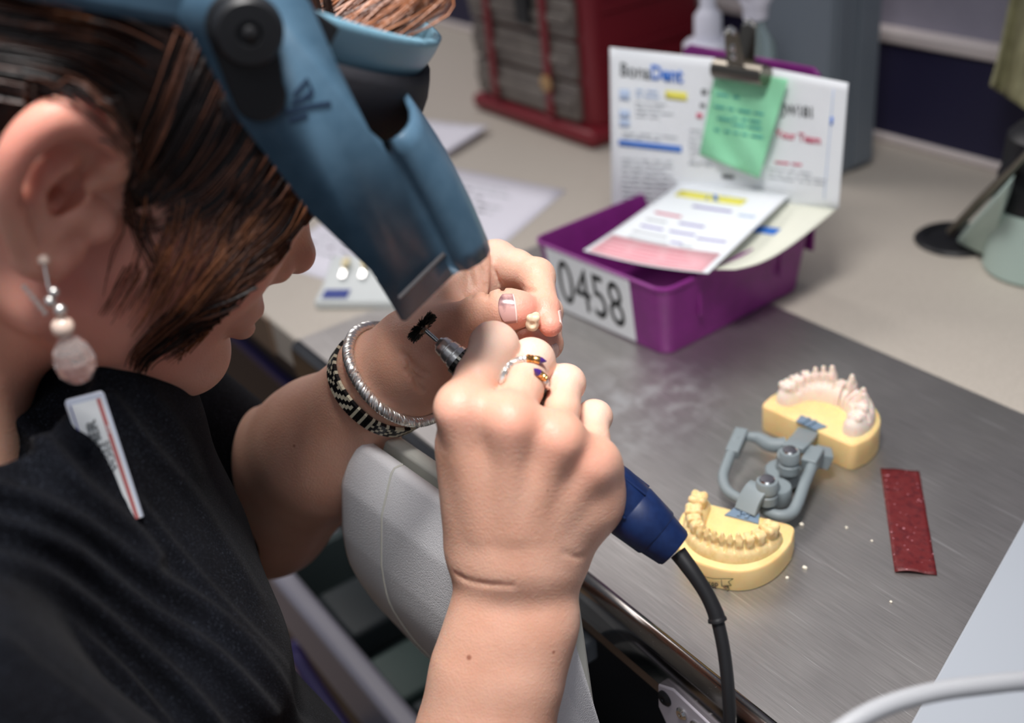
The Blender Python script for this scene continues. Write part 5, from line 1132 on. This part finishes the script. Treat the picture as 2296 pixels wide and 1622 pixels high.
for sg in (1, -1):
    base_i = 0 if sg > 0 else (len(sc_)-1)*(NR+1); foldi = [base_i+k for k in range(NR+1)]
    st_ = len(mb.v); ring = sideP[:-1]; mb.v += [tuple(V_(XS*sg, y, z)) for y, z in ring]; bot = list(range(st_, st_+len(ring)))
    st2 = len(mb.v); mb.v += [tuple(V_(XS*sg, y, z)) for y, z in topP[1:]]; top = list(range(st2, st2+len(topP)-1))
    poly = bot+foldi[::-1]+top
    mb.f.append(tuple(poly if sg > 0 else poly[::-1])); mb.m.append(0); mb.sm.append(False)
mb.build('hood', M['visor_blue'], vis, solid=(.0026, -1), angle=75)
# lens plate insert: a seam along the lower edge and a dark lens frame inside
mb = MB()
pts = [V_(XS+.3, 130.3, 7.5), V_(XS+.3, 136, 18), V_(XS+.2, 139, 28)]
mb.tube(spline([V_(XS+.1, 128.5, 6), V_(XS+.1, 133.5, 18), V_(XS, 138.5, 30)], 8), .0011, 8); mb.build('lens_seam', mat('brown_seam', srgb(74, 72, 74), .6), vis)
mb = MB(); mb.prism([V_(x, y, z) for x, y, z in ((-84, 137, -1), (84, 137, -1), (80, 155, 27), (-80, 155, 27))], (HY*-.47+HZ*.2)*.004); mb.build('lens_frame', M['black_plastic'], vis, bevel=.001)
for sx in (-31, 31): mb = MB(); mb.prism([V_(sx+x, 137+18*t, -1+28*t) for x, t in ((-24, .15), (24, .15), (24, .85), (-24, .85))], (HY*.85-HZ*.5)*.002); mb.build('lens', M['glass'], vis, bevel=.0006)
for sg in (1, -1):
    cx = XS*sg; ax_ = HX*sg
    mb = MB(); out = []
    for k in range(13): a = math.radians(50+180*k/12); out.append((33+12.5*math.cos(a), 87+12.5*math.sin(a)))
    for k in range(13): a = math.radians(230+180*k/12); out.append((46.5+9.5*math.cos(a), 66.5+9.5*math.sin(a)))
    mb.prism([V_(cx+sg*.3, y, z) for y, z in out], ax_*.0024); tb = mb.build('pivot_tab', M['black_plastic'], vis, bevel=.0008)
    q = MB(); q.lathe(V_(cx+sg*2.6, 34.5, 87), ax_, [(.0125, 0), (.0125, .001), (.0118, .005), (.0105, .0062), (.0045, .0064), (.0040, .0050), (.0030, .0050)], 36); q.build('knob', M['black_plastic'], vis)
    q = MB(); q.sphere(V_(cx+sg*7.9, 35, 87), (.0032, .0032, .0015), 14, 0, (HY, HZ, ax_)); q.build('rivet', M['black_rubber'], vis)
# headband: blue strap round the head, pale rim and black foam at the forehead
def band(y_rad, x_rad, cy_, zlo, zhi, t0, t1, n, off=0):
    out = []
    for k in range(n+1):
        a = t0+(t1-t0)*k/n; y = cy_+y_rad*math.cos(a); x = x_rad*math.sin(a); out.append((x, y, zlo(y), zhi(y)))
    return out
def strip(bd, bulge=0.0, flare=1.0):
    mb = MB(); n = 6
    for x, y, a, b in bd:
        for k in range(n+1): t = k/n; g = 1+bulge*math.sin(t*math.pi)+(flare-1)*t; mb.v.append(tuple(V_(x*g, 5+(y-5)*g, a+(b-a)*t)))
    for i in range(len(bd)-1):
        for k in range(n): mb.f.append((i*(n+1)+k, (i+1)*(n+1)+k, (i+1)*(n+1)+k+1, i*(n+1)+k+1)); mb.m.append(0); mb.sm.append(True)
    return mb
lowz = lambda y: 76+.20*min(y, 25)+0.0*y; hiz = lambda y: 104+.12*min(y, 25)
strip(band(113, 88.5, -2, lowz, hiz, math.radians(76), math.radians(284), 40)).build('strap', M['visor_blue'], vis, solid=(.003, 0))
strip(band(120, 83, 5, lambda y: 80, lambda y: 99, math.radians(-72), math.radians(72), 30), .01, 1.035).build('front_band', M['visor_rim'], vis, solid=(.0032, 0))
strip(band(117, 80, 5, lambda y: 55, lambda y: 81, math.radians(-74), math.radians(74), 30), .035, 1.01).build('foam_pad', M['foam'], vis, solid=(.009, -1))
for sg in (1, -1):
    mb = MB(); mb.prism([V_(sg*84, y, z) for y, z in ((30, 80), (52, 62), (62, 60), (66, 98), (50, 102), (30, 100))], HX*sg*.003); mb.build('side_bracket', M['black_plastic'], vis, bevel=.001)
# scribbled marker on the side arm
mb = MB()
for pl in (((640, 252), (700, 238), (742, 232)), ((648, 270), (690, 258)), ((660, 215), (690, 178), (700, 205), (672, 228)), ((655, 232), (700, 214))):
    mb.tube([hx(u, v, XS+.25) for u, v in pl], .0010, 5, flat=(HX, .15))
mb.build('marker_scribble', mat('faded_marker', srgb(46, 66, 92), .5), vis)

# ------------------------------------------------------------------ jewellery
e0 = B.hit(98, 584); e0 = e0*.001; eo = -unit(ray(98, 584))*.0022
ear_ = empty('drop_earring', e0, 'pearl and crystal drop earring hanging from the ear', 'earring')
mb = MB(); mb.sphere(e0+eo, .0022, 16); mb.build('stud', M['pearl'], ear_)
top = e0+eo+np.array([.001, -.0015, -.003]); dn = np.array([0, 0, -1.]); side = unit(np.cross(FW, dn))
off = -unit(ray(98, 584))*.006
mb = MB(); mb.tube([e0+eo, top+off*.5+dn*.006, top+off+dn*.012], .0005, 6); mb.build('hook', M['silver'], ear_)
for k, (s_, r_x) in enumerate(((.009, .0019), (.0125, .0022), (.0165, .0024))):
    mb = MB(); mb.sphere(top+off+dn*s_+side*(.0012 if k % 2 else -.0012), r_x, 10); mb.build('link_bead', M['silver'], ear_)
for k in range(6): mb = MB(); mb.sphere(top+off*.6+dn*(.006+.0022*k)-side*(.0085-.0008*k)*-1, .0011, 8); mb.build('chain_bead', M['silver'], ear_)
mb = MB(); mb.sphere(top+off+dn*.0235, .0042, 24); mb.build('pearl', M['pearl'], ear_)
mb = MB(); mb.lathe(top+off+dn*.028, dn, [(.0012, 0), (.0040, .0012), (.0066, .005), (.0078, .0095), (.0070, .0140), (.0042, .0178), (.0014, .0190)], 12); mb.build('crystal', M['glass'], ear_, angle=10)

def onskin(u, v, lift): q = B.hit(u, v); q = B.settle(q[None])[0]; return (q+B.normal(q[None])[0]*lift)*.001
def rope(name, P, r, m, par, strands=3, pitch=.0042, closed=False):
    """twisted cable along a path"""
    P = [np.asarray(p) for p in spline(P, 8, closed)]; N = len(P); mb = MB(); L = 0; tw = [0]
    for a, b in zip(P[:-1], P[1:]): L += np.linalg.norm(b-a); tw.append(L)
    us = []; u = None
    for i in range(N):
        t = unit(P[(i+1) % N if closed else min(i+1, N-1)]-P[i-1 if (closed or i > 0) else 0])
        if u is None: u = np.cross(t, [0.2, .4, .9])
        u = unit(u-t*(u@t)); us.append((u, np.cross(t, u)))
    for s_ in range(strands):
        Q_ = []
        for i in range(N):
            a = 2*math.pi*(tw[i]/pitch+s_/strands); Q_.append(P[i]+(us[i][0]*math.cos(a)+us[i][1]*math.sin(a))*r*.52)
        mb.tube(Q_, r*.56, 7, closed=closed)
    return mb.build(name, M[m], par)
# ring on the right middle finger
ring = empty('cuff_ring', onskin(1150, 815, 1), 'open silver cable ring with gold and purple tips on the near hand', 'ring')
fa_, fb_ = mcp[1], pipR[1]
def ringpath(pts): return [onskin(u, v, 1.0) for u, v in pts]
back = lambda u, v, d: pd(u, v, d)
rope('upper_band', [back(1122, 880, .522), onskin(1121, 858, .8)]+ringpath(((1127, 834), (1143, 818), (1165, 812), (1184, 809))), .00155, 'silver', ring, 5, .0042)
rope('lower_band', [back(1219, 905, .524), onskin(1222, 886, .8)]+ringpath(((1222, 866), (1214, 850))), .00155, 'silver', ring, 5, .0042)
for nm, a, b in (('upper', (1184, 809), (1204, 814)), ('lower', (1214, 850), (1202, 841))):
    A_, B_ = onskin(*a, 1.2), onskin(*b, 1.5); d = unit(B_-A_); l = np.linalg.norm(B_-A_)
    mb = MB(); mb.lathe(A_, d, [(.0012, -.0012), (.0019, -.0006), (.0019, .0004), (.0014, .0007), (.0019, .0011), (.0019, .0020), (.0015, .0023), (.0019, .0028), (.0019, l)], 18); g_ = mb.build('gold_tip', M['gold'], ring)
    mb = MB(); mb.lathe(A_+d*l, d, [(.0018, 0), (.0015, .0014), (.0002, .0036)], 12); mb.build('stone', M['amethyst'], g_)
# bangles round the far wrist
def around(c, axis, rad, lift, n=48):
    axis = unit(axis); u = unit(np.cross(axis, UP)); w = np.cross(axis, u); out = []
    for k in range(n):
        a = 2*math.pi*k/n; e = u*math.cos(a)+w*math.sin(a); t = np.arange(10, 60, .5); d = B.sample(m_(c)+e*t[:, None]); i = np.nonzero(d > 0)[0]; s_ = t[i[0]] if len(i) else rad*1000
        out.append(c+e*(s_+lift)*.001)
    out = np.array(out)
    for _ in range(4): out = .5*out+.25*np.roll(out, 1, 0)+.25*np.roll(out, -1, 0)
    return out
wc = WL*.001; wax = unit((WL-P_(665, 1075, .70)))
c1 = pd(886, 842, .599)
R1 = around(c1, wax+RT*.10+UP*.05, .03, 2.4)
bg = empty('cable_bangle', c1, 'twisted silver cable bangle on the far wrist beside the beaded band', 'bracelet')
rope('cable', list(R1), .0029, 'silver', bg, 5, .0075, True)
c2 = pd(868, 860, .606); R2 = around(c2, wax, .03, 1.6); R3 = around(c2-wax*.0095, wax, .03, 1.6)
mb = MB(); rb = random.Random(9); nB = 96; rows = 5
loop2 = np.array(spline(list(R2), 2, True)); loop3 = np.array(spline(list(R3), 2, True))
for i in range(nB):
    for j in range(rows):
        p = loop2[i]*(1-(j+.5)/rows)+loop3[i]*((j+.5)/rows); q = loop2[(i+1) % nB]*(1-(j+.5)/rows)+loop3[(i+1) % nB]*((j+.5)/rows)
        dx = unit(q-p); dy = unit(loop3[i]-loop2[i]); dz = np.cross(dx, dy)
        blk = (i//8) % 3; wht = ((i+j) % 4 < 2) if blk == 0 else (i % 3 == 0) if blk == 1 else (abs(j-2)+(i % 8)) % 3 == 0
        mb.box((p+q)/2, (np.linalg.norm(q-p)*.94, np.linalg.norm(loop3[i]-loop2[i])/rows*.92, .0018), (dx, dy, dz), 1 if wht else 0)
prop(mb.build('beaded_bracelet', [M['bead_black'], M['bead_white']]), 'black and ivory patterned beaded band on the far wrist', 'bracelet')
